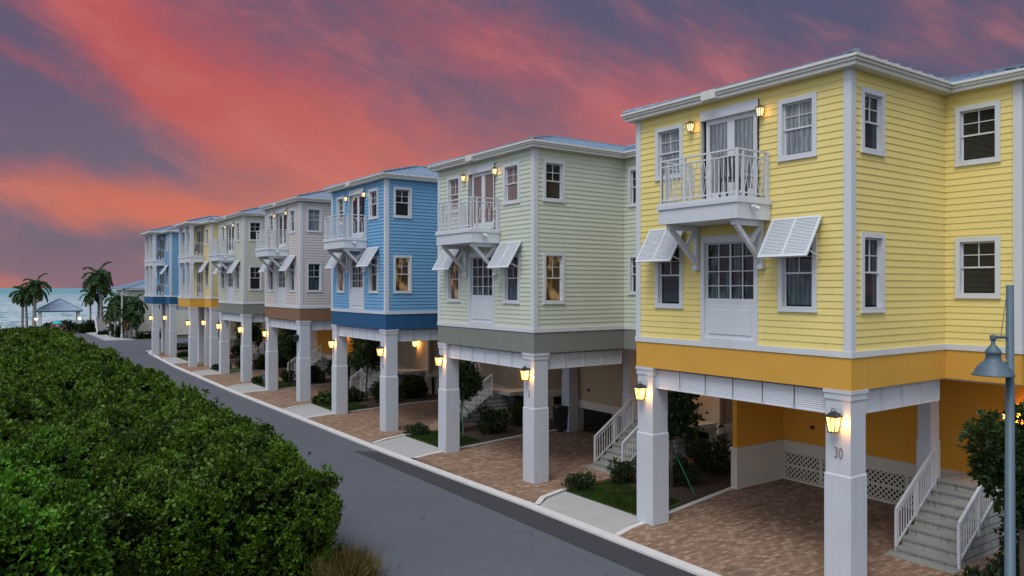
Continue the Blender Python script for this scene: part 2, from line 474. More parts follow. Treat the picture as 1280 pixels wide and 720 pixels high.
def palm(loc, label, h, lean=(0,0), nf=17, fl=2.3, tr=.17, dead=2, seed=1, group=None):
    rs = random.Random(seed)
    e = empty('palm_tree', loc); thing(e, label, 'palm tree', group)
    mb = MB(); pts, rad = [], []
    for i in range(9):
        u = i/8; pts.append((lean[0]*u*u, lean[1]*u*u, -.1+(h+.1)*u)); rad.append(tr*(1.25-.25*min(1,u*5) - .25*u))
    mb.tube(pts, rad, 10); link('trunk', mb.mesh('palm_trunk', PALMTRUNK, True), e)
    top = np.array([lean[0], lean[1], h]); Ps, Ds, Ls, Ws, Mi = [], [], [], [], []
    stems = MB()
    for k in range(nf):
        az = k*2.399+rs.uniform(-.3,.3); el = R(80)-R(115)*(k/(nf-1))**.9
        isdead = k >= nf-dead
        L = fl*rs.uniform(.85,1.12); d = np.array([math.cos(az)*math.cos(el), math.sin(az)*math.cos(el), math.sin(el)])
        p = top.copy(); seg = 18; line = [tuple(p)]
        for s in range(seg):
            u = s/seg
            d = d + np.array([0,0,-.10-.10*u]); d /= np.linalg.norm(d)
            q = p + d*L/seg; side = np.cross(d,[0,0,1]); side /= max(np.linalg.norm(side),1e-4)
            ll = L*.30*math.sin(math.pi*min(1,.16+u*.86))**.7
            for t2 in (0,.5):
                for sg in (-1,1):
                    Ps.append(p+(q-p)*t2); Ds.append(side*sg+d*.75+np.array([0,0,-.28+rs.uniform(-.2,.15)])); Ls.append(ll); Ws.append(.13); Mi.append(1 if isdead else 0)
            p = q; line.append(tuple(p))
        stems.tube(line, [.035-.03*i/seg for i in range(seg+1)], 4)
    me = leaf_mesh('palm_crown', np.array(Ps), np.array(Ds), np.array(Ls), np.array(Ws), [LEAF_PALM, DEADLEAF], Mi)
    c = link('crown', me, e); link('frond_stem', stems.mesh('frond_stems', LEAF_PALM), c)
    return e

# ------------------------------------------------------------------ house pieces
# house frame: x runs back from the street front, y along the street away from the viewer, z up
def siding(mb, p0, u, n, L, z0, z1, openings, exp=.14, proud=.021):
    p0 = Vector(p0); u = Vector(u); n = Vector(n); flip = u.cross(Vector((0,0,1))).dot(n) < 0
    def P(a, z, o): return p0 + u*a + n*o + Vector((0,0,z))
    def face(q): mb.quad(q[::-1] if flip else q)
    k = 0
    while z0+k*exp < z1-.01:
        r0 = z0+k*exp; r1 = min(z1, r0+exp); k += 1
        cuts = {r0, r1}
        for a0,a1,b0,b1 in openings:
            for b in (b0,b1):
                if r0+1e-4 < b < r1-1e-4: cuts.add(b)
        cuts = sorted(cuts)
        for za, zb in zip(cuts, cuts[1:]):
            zm = (za+zb)/2; iv = [(0, L)]
            for a0,a1,b0,b1 in openings:
                if b0 < zm < b1:
                    new = []
                    for s, e in iv:
                        if a1 <= s or a0 >= e: new.append((s,e)); continue
                        if a0 > s: new.append((s,a0))
                        if a1 < e: new.append((a1,e))
                    iv = new
            oa = proud*(1-(za-r0)/exp)+.003; ob = proud*(1-(zb-r0)/exp)+.003
            jt = [((k*1.37+q*3.6) % 14.4)+.3 for q in range(4)]
            new = []
            for s, e in iv:
                c_ = [s]+sorted(j for j in jt if s+.3 < j < e-.3)+[e]
                new += [(a_+(.0015 if a_ != s else 0), b_-(.0015 if b_ != e else 0)) for a_,b_ in zip(c_,c_[1:])]
            for s, e in new:
                face([P(s,za,oa),P(e,za,oa),P(e,zb,ob),P(s,zb,ob)])
                if za == r0: face([P(s,za,.0),P(e,za,.0),P(e,za,oa),P(s,za,oa)])

def casing_mesh(w, h, head=.10, cw=.10, sill=True):
    def mk():
        mb = MB()
        o0, o1 = -.045, .015
        mb.box(o0,o1, 0,cw, 0,h); mb.box(o0,o1, w-cw,w, 0,h)
        mb.box(o0-.004,o1, cw,w-cw, h-head,h); mb.box(o0-.004,o1, cw,w-cw, 0,cw*.9)
        if sill: mb.box(o0-.014, o1-.01, -.012,w+.012, -.025,.0)
        # reveals
        mb.box(o1,.10, cw-.02,cw, .09,h-head); mb.box(o1,.10, w-cw,w-cw+.02, .09,h-head)
        mb.box(o1,.10, cw,w-cw, h-head,h-head+.02); mb.box(o1,.10, cw,w-cw, cw*.9-.02,cw*.9)
        return mb.mesh('window_casing', WHITE)
    return cached(('cas',round(w,2),round(h,2),head,sill), mk)

def sash_mesh(w, h, top=(2,2), bot=(1,1), cw=.10, head=.10):
    def mk():
        mb = MB(); y0, y1, z0, z1 = cw, w-cw, cw*.9, h-head; zm = z0+(z1-z0)*.5; s = .035
        for (a,b,o,g) in ((z0,zm+.018,.062,bot),(zm-.018,z1,.034,top)):
            mb.box(o,o+.035,y0,y0+s,a,b); mb.box(o,o+.035,y1-s,y1,a,b)
            mb.box(o+.001,o+.034,y0+s,y1-s,a,a+s); mb.box(o+.001,o+.034,y0+s,y1-s,b-s,b)
            for i in range(1,g[0]):
                yy = y0+s+(y1-y0-2*s)*i/g[0]; mb.box(o+.006,o+.03,yy-.009,yy+.009,a+s,b-s)
            for i in range(1,g[1]):
                zz = a+s+(b-a-2*s)*i/g[1]; mb.box(o+.008,o+.028,y0+s,y1-s,zz-.009,zz+.009)
        return mb.mesh('sash', WHITE)
    return cached(('sash',round(w,2),round(h,2),top,bot,head), mk)

def pane_mesh(w, h, cw=.10, head=.10, o=.075):
    def mk():
        mb = MB(); mb.box(o-.012,o+.004,cw,w-cw,cw*.9,h-head)
        return mb.mesh('pane', PANE['dark'])
    return cached(('pane',round(w,2),round(h,2),o,head), mk)

def window(parent, x, y, z, w, h, rz=0, top=(2,2), bot=(1,1), pane='dark', cover=None):
    c = link('window', casing_mesh(w,h), parent, (x,y,z), rz)
    link('sash', sash_mesh(w,h,top,bot), c)
    link('pane', pane_mesh(w,h), c, mat=PANE[pane])
    return c

def shutter_mesh(w=1.15):
    def mk():
        mb = MB(); D = Vector((-.52,0,-.82)); Ln = D.length; D.normalize(); N = Vector((-D.z*-1,0,D.x*-1)); N = Vector((-.845,0,.536)); Y = Vector((0,1,0))
        P = lambda a, t, o=0: Y*a + D*t + N*o
        for a in (.025, w/2, w-.025): mb.bar(P(a,0), P(a,Ln), .05, .035, up=N)
        for t_ in (.025, Ln-.025): mb.bar(P(.05,t_,.001), P(w-.05,t_,.001), .034, .05, up=D)
        n = 24
        for k in range(n):
            t_ = .07+(Ln-.14)*k/(n-1)
            for a0,a1 in ((.05,w/2-.025),(w/2+.025,w-.05)):
                ax = (N*.75 - D*.65).normalized()
                mb.bar(P(a0,t_), P(a1,t_), .007, .046, up=(D*.92+N*.38))
        return mb.mesh('shutter_louvers', LOUVER)
    return cached(('shut',w), mk)
def stay_mesh(w=1.15):
    def mk():
        mb = MB()
        for a in (.06, w-.06): mb.bar((-.42,a,-.68),(.0,a,-.82),.022)
        return mb.mesh('shutter_stay', WHITE)
    return cached(('stay',w), mk)

def lantern(parent, loc, name='lantern', big=True, power=5.0, mat=None, metal=None):
    """square carriage lantern on the face looking to -x"""
    s = 1.0 if big else .62
    def cage():
        mb = MB()
        mb.box(-.03,0,-.06,.06,-.12,.16)
        mb.bar((-.02,0,.12),(-.15,0,.20),.03); 
        mb.box(-.235,-.065,-.085,.085,-.205,-.185)
        for sx in (-1,1):
            for sy in (-1,1):
                mb.bar((-.15+sx*.07,sy*.07,-.19),(-.15+sx*.105,sy*.105,.10),.016)
        mb.bar((-.255,0,.10),(-.22,0,-.19),.010); mb.bar((-.15,.105,.10),(-.15,.07,-.19),.010); mb.bar((-.15,-.105,.10),(-.15,-.07,-.19),.010)
        mb.frust((-.285,-.015,-.135,.135),(-.21,-.09,-.06,.06),.10,.175)
        mb.frust((-.21,-.09,-.06,.06),(-.18,-.12,-.03,.03),.175,.21)
        mb.tube([(-.15,.045*math.cos(a),.215+.045*math.sin(a)) for a in [math.pi*i/8 for i in range(9)]], .008, 6)
        return mb.mesh('lantern_cage', BLACK)
    def glass():
        mb = MB(); mb.frust((-.21,-.09,-.06,.06),(-.245,-.055,-.095,.095),-.184,.099)
        return mb.mesh('lantern_glass', LANTERN)
    c = link(name, cached('cage', cage), parent, loc, mat=metal); c.scale = (s,s,s)
    link('glass', cached('lglass', glass), c, mat=mat)
    if power:
        ld = cached(('pl',power), lambda: mk_light(power))
        lo = bpy.data.objects.new('lamp_light', ld); COL.objects.link(lo); lo.parent = c; lo.location = (-.14,-.15,-.04)
    return c
def mk_light(p):
    ld = bpy.data.lights.new('lamp_light','POINT'); ld.energy = p; ld.color = (1,.44,.11); ld.shadow_soft_size = .06; return ld

def pier_mesh(h, w=.53, d=.53, collar=2.34):
    def mk():
        mb = MB(); g = .019
        mb.box(-g,d+g,-g,w+g,-.1,collar-.035); mb.frust((-g,d+g,-g,w+g),(0,d,0,w),collar-.035,collar)
        mb.box(0,d,0,w,collar,h-.22)
        mb.frust((-.008,d+.008,-.008,w+.008),(-.022,d+.022,-.022,w+.022),h-.22,h-.19); mb.box(-.022,d+.022,-.022,w+.022,h-.19,h-.07); mb.box(-.04,d+.04,-.04,w+.04,h-.07,h+.0)
        return mb.mesh('pier', PIERW)
    return cached(('pier',h,w,d), mk)

def frieze_mesh(L, n, hh=.5):
    """row of fixed louvre panels along +y, face to -x"""
    def mk():
        mb = MB(); pw = L/n
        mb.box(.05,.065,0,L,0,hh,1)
        mb.box(.0,.049,0,L,hh-.03,hh); mb.box(.0,.049,0,L,0,.03)
        for k in range(n):
            a0, a1 = k*pw+(.022 if k else 0), (k+1)*pw-(.022 if k < n-1 else 0)
            mb.box(-.010,.048,a0,a0+.035,.03,hh-.03); mb.box(-.010,.048,a1-.035,a1,.03,hh-.03)
            m = 10
            for i in range(m):
                z = .03+(hh-.06)*(i+.5)/m
                mb.bar((.016,a0+.035,z),(.016,a1-.035,z),.008,.050,up=(.40,0,.92))
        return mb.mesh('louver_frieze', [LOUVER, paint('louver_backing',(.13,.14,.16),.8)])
    return cached(('fri',round(L,2),n), mk)

def ornament(mb, c, a, z0, z1, half, n=3):
    """crossed lens-shaped bars with a small rosette, laid along axis a from centre c"""
    a = Vector(a); w = half*2/n
    for k in range(n):
        m = Vector(c)+a*(-half+w*(k+.5)); h = w*.42; zm = (z0+z1)/2
        for sg in (-1,1):
            mb.bar(m+a*h*sg+Vector((0,0,z0)), m-a*h*.15*sg+Vector((0,0,zm)), .012)
            mb.bar(m-a*h*.15*sg+Vector((0,0,zm)), m+a*h*sg+Vector((0,0,z1)), .012)
        mb.bar(m-a*.028+Vector((0,0,zm)), m+a*.028+Vector((0,0,zm)), .02, .056)

def rail_run(mb, p, q, z, posts, kinds, H=.97, gap=.105, endposts=True):
    """railing from p to q (plan), posts at fractions, one kind per bay: 'p' pickets, 'o' ornaments"""
    p = Vector((p[0],p[1],0)); q = Vector((q[0],q[1],0)); L = (q-p).length; d = (q-p)/L
    Z = lambda t, h: p + d*L*t + Vector((0,0,z+h))
    mb.bar(Z(0,H), Z(1,H), .05, .035); mb.bar(Z(0,H-.13), Z(1,H-.13), .03, .03); mb.bar(Z(0,.08), Z(1,.08), .03, .03)
    for t in posts:
        mb.bar(Z(t,0), Z(t,H-.018), .05)
    for (t0,t1),kd in zip(zip(posts,posts[1:]),kinds):
        l = (t1-t0)*L
        if kd == 'p':
            n = max(1,int(l/gap))
            for i in range(1,n): mb.bar(Z(t0+(t1-t0)*i/n,.08), Z(t0+(t1-t0)*i/n,H-.13), .018)
        else:
            m = Z((t0+t1)/2,0); ornament(mb, (m.x,m.y,z), d, .09, H-.14, l/2-.03, max(2,int(l/.17)))

def french_door(parent, x, y, z, w, h, pane):
    c = link('door', casing_mesh(w,h,.22,False), parent, (x,y,z))
    for k in range(2):
        def leaf():
            mb = MB(); a = (w-.2)/2; s = .10
            mb.box(.05,.09,0,s,0,h-.22-.09); mb.box(.05,.09,a-s,a,0,h-.22-.09)
            mb.box(.051,.089,s,a-s,0,.22); mb.box(.051,.089,s,a-s,h-.22-.09-.11,h-.22-.09)
            return mb.mesh('door_leaf', WHITE)
        def gl():
            mb = MB(); a = (w-.2)/2; mb.box(.066,.074,.10,a-.10,.22,h-.42); return mb.mesh('door_glass', PANE['dark'])
        lf = link('door_leaf', cached(('leaf',w,h),leaf), c, (0,.1+k*(w-.2)/2,.09))
        link('pane', cached(('dgl',w,h),gl), lf, mat=PANE[pane])
    return c

def grid_door(parent, x, y, z, w, h, panel, pane):
    """tall window unit with a solid panel under it"""
    c = link('window', casing_mesh(w,h,.16,.10,False), parent, (x,y,z))
    def sash():
        mb = MB(); y0,y1,z1 = .1,w-.1,h-.16
        mb.box(.02,.085,y0,y1,panel-.12,panel); m = (y0+y1)/2; s=.035
        for k,(a,b) in enumerate(((y0,m+.01),(m-.01,y1))):
            o = .03+.02*k
            mb.box(o,o+.025,a,a+s,panel,z1); mb.box(o,o+.025,b-s,b,panel,z1); mb.box(o+.001,o+.024,a+s,b-s,panel,panel+s); mb.box(o+.001,o+.024,a+s,b-s,z1-s,z1)
            mm=(a+b)/2; mb.box(o+.004,o+.02,mm-.01,mm+.01,panel+s,z1-s)
            for i in (1,2,3):
                zz = panel+(z1-panel)*i/4; mb.box(o+.006,o+.018,a+s,b-s,zz-.01,zz+.01)
        return mb.mesh('grid_sash', WHITE)
    def gl():
        mb = MB(); mb.box(.076,.086,.1,w-.1,panel,h-.16); return mb.mesh('grid_glass', PANE['dark'])
    def pn():
        mb = MB(); mb.box(.0,.05,.1,w-.1,.09,panel-.12); mb.box(-.02,.0,.2,w-.2,.19,panel-.22); return mb.mesh('lower_panel', LOUVER)
    link('sash', cached(('gs',w,h),sash), c); link('pane', cached(('gg',w,h),gl), c, mat=PANE[pane]); link('panel', cached(('gp',w,h),pn), c)
    return c

def offset_poly(poly, d):
    """offset an axis-aligned anticlockwise polygon outwards by d"""
    n = len(poly); out = []
    for i in range(n):
        a, b, c = Vector(poly[i-1]), Vector(poly[i]), Vector(poly[(i+1)%n])
        e1 = (b-a).normalized(); e2 = (c-b).normalized()
        n1 = Vector((e1.y,-e1.x)); n2 = Vector((e2.y,-e2.x))
        out.append((b.x+(n1.x+n2.x)*d, b.y+(n1.y+n2.y)*d))
    return out

BACK = 13.0
def foot(W, wing):
    # anticlockwise seen from above
    return [(0,0),(3.74,0),(3.74,-wing),(BACK,-wing),(BACK,W+wing),(3.74,W+wing),(3.74,W),(0,W)]

def hip(mb, x0, x1, y0, y1, z, sl, hip_back=True, seam=.45):
    """standing-seam hip roof over a rectangle, ridge along x"""
    hw = (y1-y0)/2; ym = (y0+y1)/2; zr = z+sl*hw
    xa, xb = x0+hw, (x1-hw if hip_back else x1)
    if xb < xa: xb = xa+.01
    A,B,C,D = (x0,y0,z),(x1,y0,z),(x1,y1,z),(x0,y1,z); E,F = (xa,ym,zr),(xb,ym,zr)
    mb.quad([A,B,F,E]); mb.quad([C,D,E,F]); mb.quad([D,A,E])
    if hip_back: mb.quad([B,C,F])
    mb.quad([D,C,B,A])
    e = .02
    y = y0+seam*.5
    while y < y1:
        r = min(y-y0, y1-y)
        if r > .12:
            mb.bar((x0,y,z+e),(x0+r,y,z+sl*r+e),.03,.05)
            if hip_back: mb.bar((x1,y,z+e),(x1-r,y,z+sl*r+e),.03,.05)
        y += seam
    x = x0+seam*.5
    while x < x1:
        r = min(hw, x-x0, (x1-x) if hip_back else 99)
        if r > .12:
            mb.bar((x,y0,z+e),(x,y0+r,z+sl*r+e),.03,.05); mb.bar((x,y1,z+e),(x,y1-r,z+sl*r+e),.03,.05)
        x += seam
    for p,q in ((A,E),(D,E),(E,F))+(((B,F),(C,F)) if hip_back else ()):
        mb.bar((p[0],p[1],p[2]+.04),(q[0],q[1],q[2]+.04),.14,.05)

def staircase(parent, x0, y0, y1, zt):
    n = round(zt/.175); rise = zt/n; run = .27
    def st():
        mb = MB()
        for i in range(n):
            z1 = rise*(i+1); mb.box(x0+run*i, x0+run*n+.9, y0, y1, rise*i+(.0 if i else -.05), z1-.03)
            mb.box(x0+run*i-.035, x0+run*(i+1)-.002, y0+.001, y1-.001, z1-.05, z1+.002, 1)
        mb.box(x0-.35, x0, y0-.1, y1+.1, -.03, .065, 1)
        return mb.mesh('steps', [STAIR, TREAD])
    def ra():
        mb = MB(); k = rise/run
        def line(y, xs, xe):
            zs = lambda x: max(0,(x-x0))*k
            P = lambda x,h: Vector((x,y,zs(x)+h))
            mb.bar(P(xs,.98),P(xe,.98),.06,.05); mb.bar(P(xs,.86),P(xe,.86),.03); mb.bar(P(xs,.16),P(xe,.16),.03,.04)
            for xx in (xs,(xs+xe)/2,xe): mb.bar(P(xx,0)-Vector((0,0,.02)),P(xx,.97),.055)
            m = int((xe-xs)/.105)
            for i in range(1,m):
                xx = xs+(xe-xs)*i/m; mb.bar(P(xx,.16),P(xx,.86),.018)
        line(0, x0+.05, x0+run*n-.35)
        return mb.mesh('stair_railing', WHITE)
    s = link('staircase', cached(('stair',x0,y0,y1,zt),st), parent)
    for yy in (y0-.02, y1+.02): link('railing', cached(('srail',x0,zt),ra), s, (0,yy,0))
    return s

NUMM = paint('number_bronze', (.24,.225,.22), .5, .1, 20)
def house_number(parent, txt, y, z):
    """raised house number on the street face of the pier"""
    cu = bpy.data.curves.new('house_number','FONT'); cu.body = txt; cu.size = .31; cu.extrude = .008; cu.align_x = 'CENTER'; cu.space_character = 1.05
    cu.materials.append(NUMM)
    o = bpy.data.objects.new('house_number_font', cu); COL.objects.link(o)
    dg = bpy.context.evaluated_depsgraph_get(); dg.update()
    me = bpy.data.meshes.new_from_object(o.evaluated_get(dg)); bpy.data.objects.remove(o)
    n = link('house_number', me, parent, (-.009,y,z)); n.rotation_euler = (R(90),0,R(-90)); n.scale = (.62,1,1)
    return n

def carport(parent, W, wallmat, solid, zc):
    """rear and side walls of the open ground floor"""
    X = 6.78; y0,y1 = -1.45, W+.65
    def upper():
        mb = MB(); zb = 1.28 if solid else 1.32
        mb.box(X,X+.15,y0,y1,zb,zc)
        if solid: mb.box(4.55,X,y1-.15,y1,zb,zc)
        mb.box(X+.155,BACK,-1.36,-1.22,1.30,zc)
        return mb.mesh('carport_wall', wallmat)
    w = link('carport_wall', upper(), parent)
    def wains():
        mb = MB()
        if solid:
            mb.box(X-.03,X+.12,y0,y1,0,.12); mb.box(X-.03,X+.12,y0,y1,.90,1.20); mb.box(X-.07,X+.12,y0,y1,1.20,1.28)
            mb.box(4.5,X-.03,y1-.20,y1+.02,0,1.20); mb.box(4.46,X-.03,y1-.24,y1+.04,1.20,1.28)
            n = 6; Lr = y1-.2-y0
            for k in range(n+1): 
                yy = y0+Lr*k/n; mb.box(X-.032,X+.12,yy-.05,yy+.05,.12,.9)
            mb.box(X+.125,X+.14,y0,y1,0,1.2,1)
        else:
            mb.box(X-.05,X+.2,y0,y1,1.02,1.32); mb.box(X-.09,X+.2,y0,y1,1.26,1.34)
            for k in range(4): 
                yy = y0+.3+(y1-y0-.6)*k/3; mb.box(X+.0,X+.32,yy-.16,yy+.16,0,1.02)
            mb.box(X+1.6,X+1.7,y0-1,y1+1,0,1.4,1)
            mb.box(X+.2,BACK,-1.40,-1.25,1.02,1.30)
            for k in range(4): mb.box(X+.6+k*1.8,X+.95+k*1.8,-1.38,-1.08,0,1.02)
        return mb.mesh('wainscot', [CREAM, VOIDSHADE])
    link('wainscot', wains(), w)
    def bib():
        mb = MB(); mb.tube([(X-.07,5.25,1.8),(X+.0,5.25,1.8)],.055,12); mb.tube([(X-.11,5.25,1.8),(X-.07,5.25,1.8)],.03,10); return mb.mesh('wall_vent', BLACK)
    link('wall_vent', cached('bib',bib), w)
    if solid:
        def lat():
            mb = MB(); Lr = (y1-.2-y0)/6-.1; H = .78; d = .155
            k = -8
            while k*d < Lr+H:
                for sg in (1,-1):
                    # diagonal clipped to the panel
                    a0 = k*d if sg > 0 else k*d; pts = []
                    for t in (0,H):
                        pts.append((a0+sg*t if sg>0 else a0-t+0, t))
                    (ya,za),(yb,zb) = pts
                    # clip in y
                    def clip(ya,za,yb,zb):
                        if yb == ya: return None
                        t0,t1 = 0,1
                        for lim,side in ((0,-1),(Lr,1)):
                            fa = (ya-lim)*side; fb = (yb-lim)*side
                            if fa>0 and fb>0: return None
                            if fa>0: t0 = max(t0, fa/(fa-fb))
                            elif fb>0: t1 = min(t1, fa/(fa-fb))
                        if t1-t0 < .02: return None
                        return (ya+(yb-ya)*t0, za+(zb-za)*t0, ya+(yb-ya)*t1, za+(zb-za)*t1)
                    c = clip(ya,za,yb,zb)
                    if c: mb.bar((.0+.012*(sg>0),c[0],c[1]),(.0+.012*(sg>0),c[2],c[3]),.042,.012,up=(1,0,0))
                k += 1
            mb.box(-.014,.03,0,Lr,H/2-.03,H/2+.03)
            return mb.mesh('lattice', CREAM)
        Lr = y1-.2-y0
        for k in range(6): link('lattice_panel', cached(('lat',W),lat), w, (X-.005, y0+Lr*k/6+.05, .12))
    return w

def balcony(parent, mats, z=7.44):
    y0,y1,d = 1.8,4.0,1.12
    def slab():
        mb = MB(); mb.box(-d,-.03,y0,y1,0,.40); mb.box(-d-.035,-.03,y0-.035,y1+.035,.33,.42); mb.box(-d-.02,-.03,y0-.02,y1+.02,.42,.465)
        return mb.mesh('balcony_floor', LOUVER)
    b = link('balcony', cached('bslab',slab), parent, (0,0,z))
    def rail():
        mb = MB(); zt = .465; x = -d+.05
        rail_run(mb,(x,y0+.05),(x,y1-.05),zt,[0,.33,.67,1],['p','o','p'])
        for y in (y0+.05,y1-.05): rail_run(mb,(-.05,y),(x,y),zt,[0,.06,.82,1],['p','o','p'])
        return mb.mesh('balcony_railing', WHITE)
    link('railing', cached('brail',rail), b)
    def brk():
        mb = MB(); w=.10
        mb.box(-.13,-.03,-w/2,w/2,-1.0,0-.003); mb.box(-1.02,-.13,-w/2,w/2,-.12,-.003)
        mb.bar((-.10,0,-.86),(-.92,0,-.10),.085,.10,up=(1,0,1)); mb.bar((-.12,0,-.12),(-.42,0,-.46),.06,.08,up=(1,0,-1))
        mb.box(-.15,-.03,-w/2-.02,w/2+.02,-1.03,-.94)
        return mb.mesh('balcony_bracket', WHITE)
    for y in (y0+.2,y1-.2): link('balcony_bracket', cached('bbrk',brk), b, (0,y,0))
    def fl():
        mb = MB(); mb.box(-.72,-.60,y0-.07,y0-.035,.20,.30); mb.tube([(-.66,y0-.06,.25),(-.60,y0-.14,.20)],[.03,.05],8); mb.tube([(-.68,y0-.06,.25),(-.76,y0-.13,.20)],[.03,.05],8)
        return mb.mesh('flood_light', WHITE)
    link('flood_light', cached('bfl',fl), b)
    return b

def house(Y0, dz, siding_m, band_m, wall_m, label, number, panes, solid=False, pr=.023, X0=13.87, W=5.8, wing=1.5, sconce_light=0, lit=(True,True), name='stilt_house'):
    h = empty(name, (X0,Y0,0)); thing(h, label, 'house', 'pastel stilt houses along the street')
    up = lambda n, me, loc=(0,0,0), rz=0, mat=None: link(n, me, h, (loc[0],loc[1],loc[2]+dz), rz, mat)
    Z0,Z1 = 4.76,10.28; g=.02
    fo = [(.71+g,1.61-g,8.68+g,9.95-g),(4.26+g,5.16-g,8.68+g,9.95-g),(2.10+g,3.71-g,7.9,10.08),
          (.71+g,1.61-g,5.53+g,7.10-g),(4.26+g,5.16-g,5.53+g,7.10-g),(2.12+g,3.70-g,4.76,7.19-g)]
    def front():
        mb = MB(); siding(mb,(0,W,0),(0,-1,0),(-1,0,0),W,Z0,Z1,[(W-b,W-a,c,d) for a,b,c,d in fo],.14,pr); return mb.mesh('front_siding', siding_m)
    def side():
        mb = MB(); siding(mb,(0,0,0),(1,0,0),(0,-1,0),3.74,Z0,Z1,[(.33+g,1.18-g,8.68+g,9.95-g),(.33+g,1.18-g,5.53+g,7.10-g)],.14,pr)
        return mb.mesh('side_siding', siding_m)
    def wingf():
        mb = MB(); siding(mb,(3.74,0,0),(0,-1,0),(-1,0,0),wing,Z0,Z1,[(.23+g,1.13-g,8.68+g,9.95-g),(.23+g,1.13-g,5.80+g,7.10-g)],.14,pr); return mb.mesh('wing_siding', siding_m)
    def wings():
        mb = MB(); siding(mb,(3.74,-wing,0),(1,0,0),(0,-1,0),BACK-3.74,Z0,Z1,[]); return mb.mesh('wing_side_siding', siding_m)
    def rest():
        mb = MB()
        siding(mb,(3.74,W,0),(-1,0,0),(0,1,0),3.74,Z0,Z1,[]); siding(mb,(3.74,W+wing,0),(0,-1,0),(-1,0,0),wing,Z0,Z1,[])
        siding(mb,(BACK,W+wing,0),(-1,0,0),(0,1,0),BACK-3.74,Z0,Z1,[]); siding(mb,(BACK,-wing,0),(0,1,0),(1,0,0),W+2*wing,Z0,Z1,[])
        return mb.mesh('rear_siding', siding_m)
    for k,fn in (('f',front),('s',side),('w',wingf),('ws',wings),('r',rest)):
        up('wall', cached(('wall',k,W,pr), fn), mat=siding_m)
    F = foot(W, wing)
    up('band', cached('band', lambda: (lambda mb: (mb.prism(offset_poly(F,.025),4.0,4.64), mb.mesh('band',band_m))[1])(MB())), mat=band_m)
    up('belt_trim', cached('belt', lambda: (lambda mb: (mb.prism(offset_poly(F,.05),4.64,4.762), mb.mesh('belt',WHITE))[1])(MB())))
    up('ceiling', cached('ceil', lambda: (lambda mb: (mb.prism(offset_poly(F,-.12),3.95,3.998), mb.mesh('ceiling',CREAM))[1])(MB())))
    def cb():
        mb = MB(); mb.box(-.035,.0,-.035,.13,4.762,10.27); mb.box(.0,.13,-.035,.0,4.762,10.27); return mb.mesh('corner_board', WHITE)
    up('corner_board', cached('cb',cb)); up('corner_board', cached('cb',cb), (3.74,-wing,0))
    def cb2():
        mb = MB(); mb.box(-.035,.0,-.13,.035,4.762,10.27); mb.box(0,.13,.0,.035,4.762,10.27); return mb.mesh('corner_board', WHITE)
    up('corner_board', cached('cb2',cb2), (0,W,0))
    def eave():
        mb = MB(); mb.prism(offset_poly(F,.23),10.262,10.34); mb.prism(offset_poly(F,.27),10.34,10.40); mb.prism(offset_poly(F,.31),10.40,10.455)
        return mb.mesh('eave', GUTTER)
    def roof():
        mb = MB(); hip(mb,-.27,9.5,-.27,W+.27,10.46,.29,False); hip(mb,3.47,BACK+.27,-wing-.27,W+wing+.27,10.461,.29,True)
        return mb.mesh('roof', ROOF)
    up('eave', cached(('eave',W),eave)); rf = up('roof', cached(('roof',W),roof))
    # scupper box on the gutter, mid front
    def ds():
        mb = MB(); mb.box(-.33,-.20,3.05,3.45,10.27,10.47); return mb.mesh('gutter_box', GUTTER)
    up('gutter_box', cached('gbox',ds))
    # openings
    P = panes
    window(h,0,.71,8.68+dz,.90,1.27,pane=P[0]); window(h,0,4.26,8.68+dz,.90,1.27,pane=P[1])
    window(h,0,.71,5.53+dz,.90,1.57,bot=(2,2),pane=P[2]); window(h,0,4.26,5.53+dz,.90,1.57,pane=P[3])
    window(h,1.18,0,8.68+dz,.85,1.27,R(90),pane=P[4]); window(h,1.18,0,5.53+dz,.85,1.57,R(90),pane=P[5])
    window(h,3.74,-1.13,8.68+dz,.90,1.27,pane='dark'); window(h,3.74,-1.13,5.80+dz,.90,1.30,bot=(2,2),pane='dark')
    french_door(h,0,2.10,7.88+dz,1.61,2.22,P[6]); grid_door(h,0,2.12,4.763+dz,1.58,2.43,.96,P[7])
    balcony(h, None, 7.44+dz)
    for y in (.57,4.15):
        s = up('shutter', shutter_mesh(), (-.06,y,7.45)); link('stay', stay_mesh(), s)
    for y in (2.0,3.95): 
        lantern(h,(-.02,y,9.80+dz),'wall_lamp',False,sconce_light,SCONCE,BRASS)
    # ground floor
    H = 4.0+dz
    for y in (0,W-.53): link('pier', pier_mesh(H), h, (0,y,0))
    link('pier', pier_mesh(H,.30,.42), h, (4.73,.80,0)); link('pier', pier_mesh(H,.45,.45), h, (6.2,W+.05,0)) if not solid else None
    link('frieze', frieze_mesh(W-1.06-.0,6), h, (.12,.53,3.48+dz))
    link('frieze', frieze_mesh(3.2,4), h, (3.735,.12,3.48+dz), R(90))
    lantern(h,(0,.27,3.38),'lantern',True,8 if lit[0] else 0, None if lit[0] else PANE['half'])
    lantern(h,(0,W-.23,3.38),'lantern',True,8 if lit[1] else 0)
    lantern(h,(6.775,-.12,2.85),'entry_lantern',True,26)
    if number: house_number(h, number, .25, 2.66)
    carport(h, W, wall_m, solid, 3.949+dz)
    staircase(h, 3.08, -.55, .75, 1.42)
    def deck():
        mb = MB(); mb.box(5.25,6.72,-1.4,-.56,1.26,1.418); return mb.mesh('landing', STAIR)
    link('landing', cached('deck',deck), h)
    return h

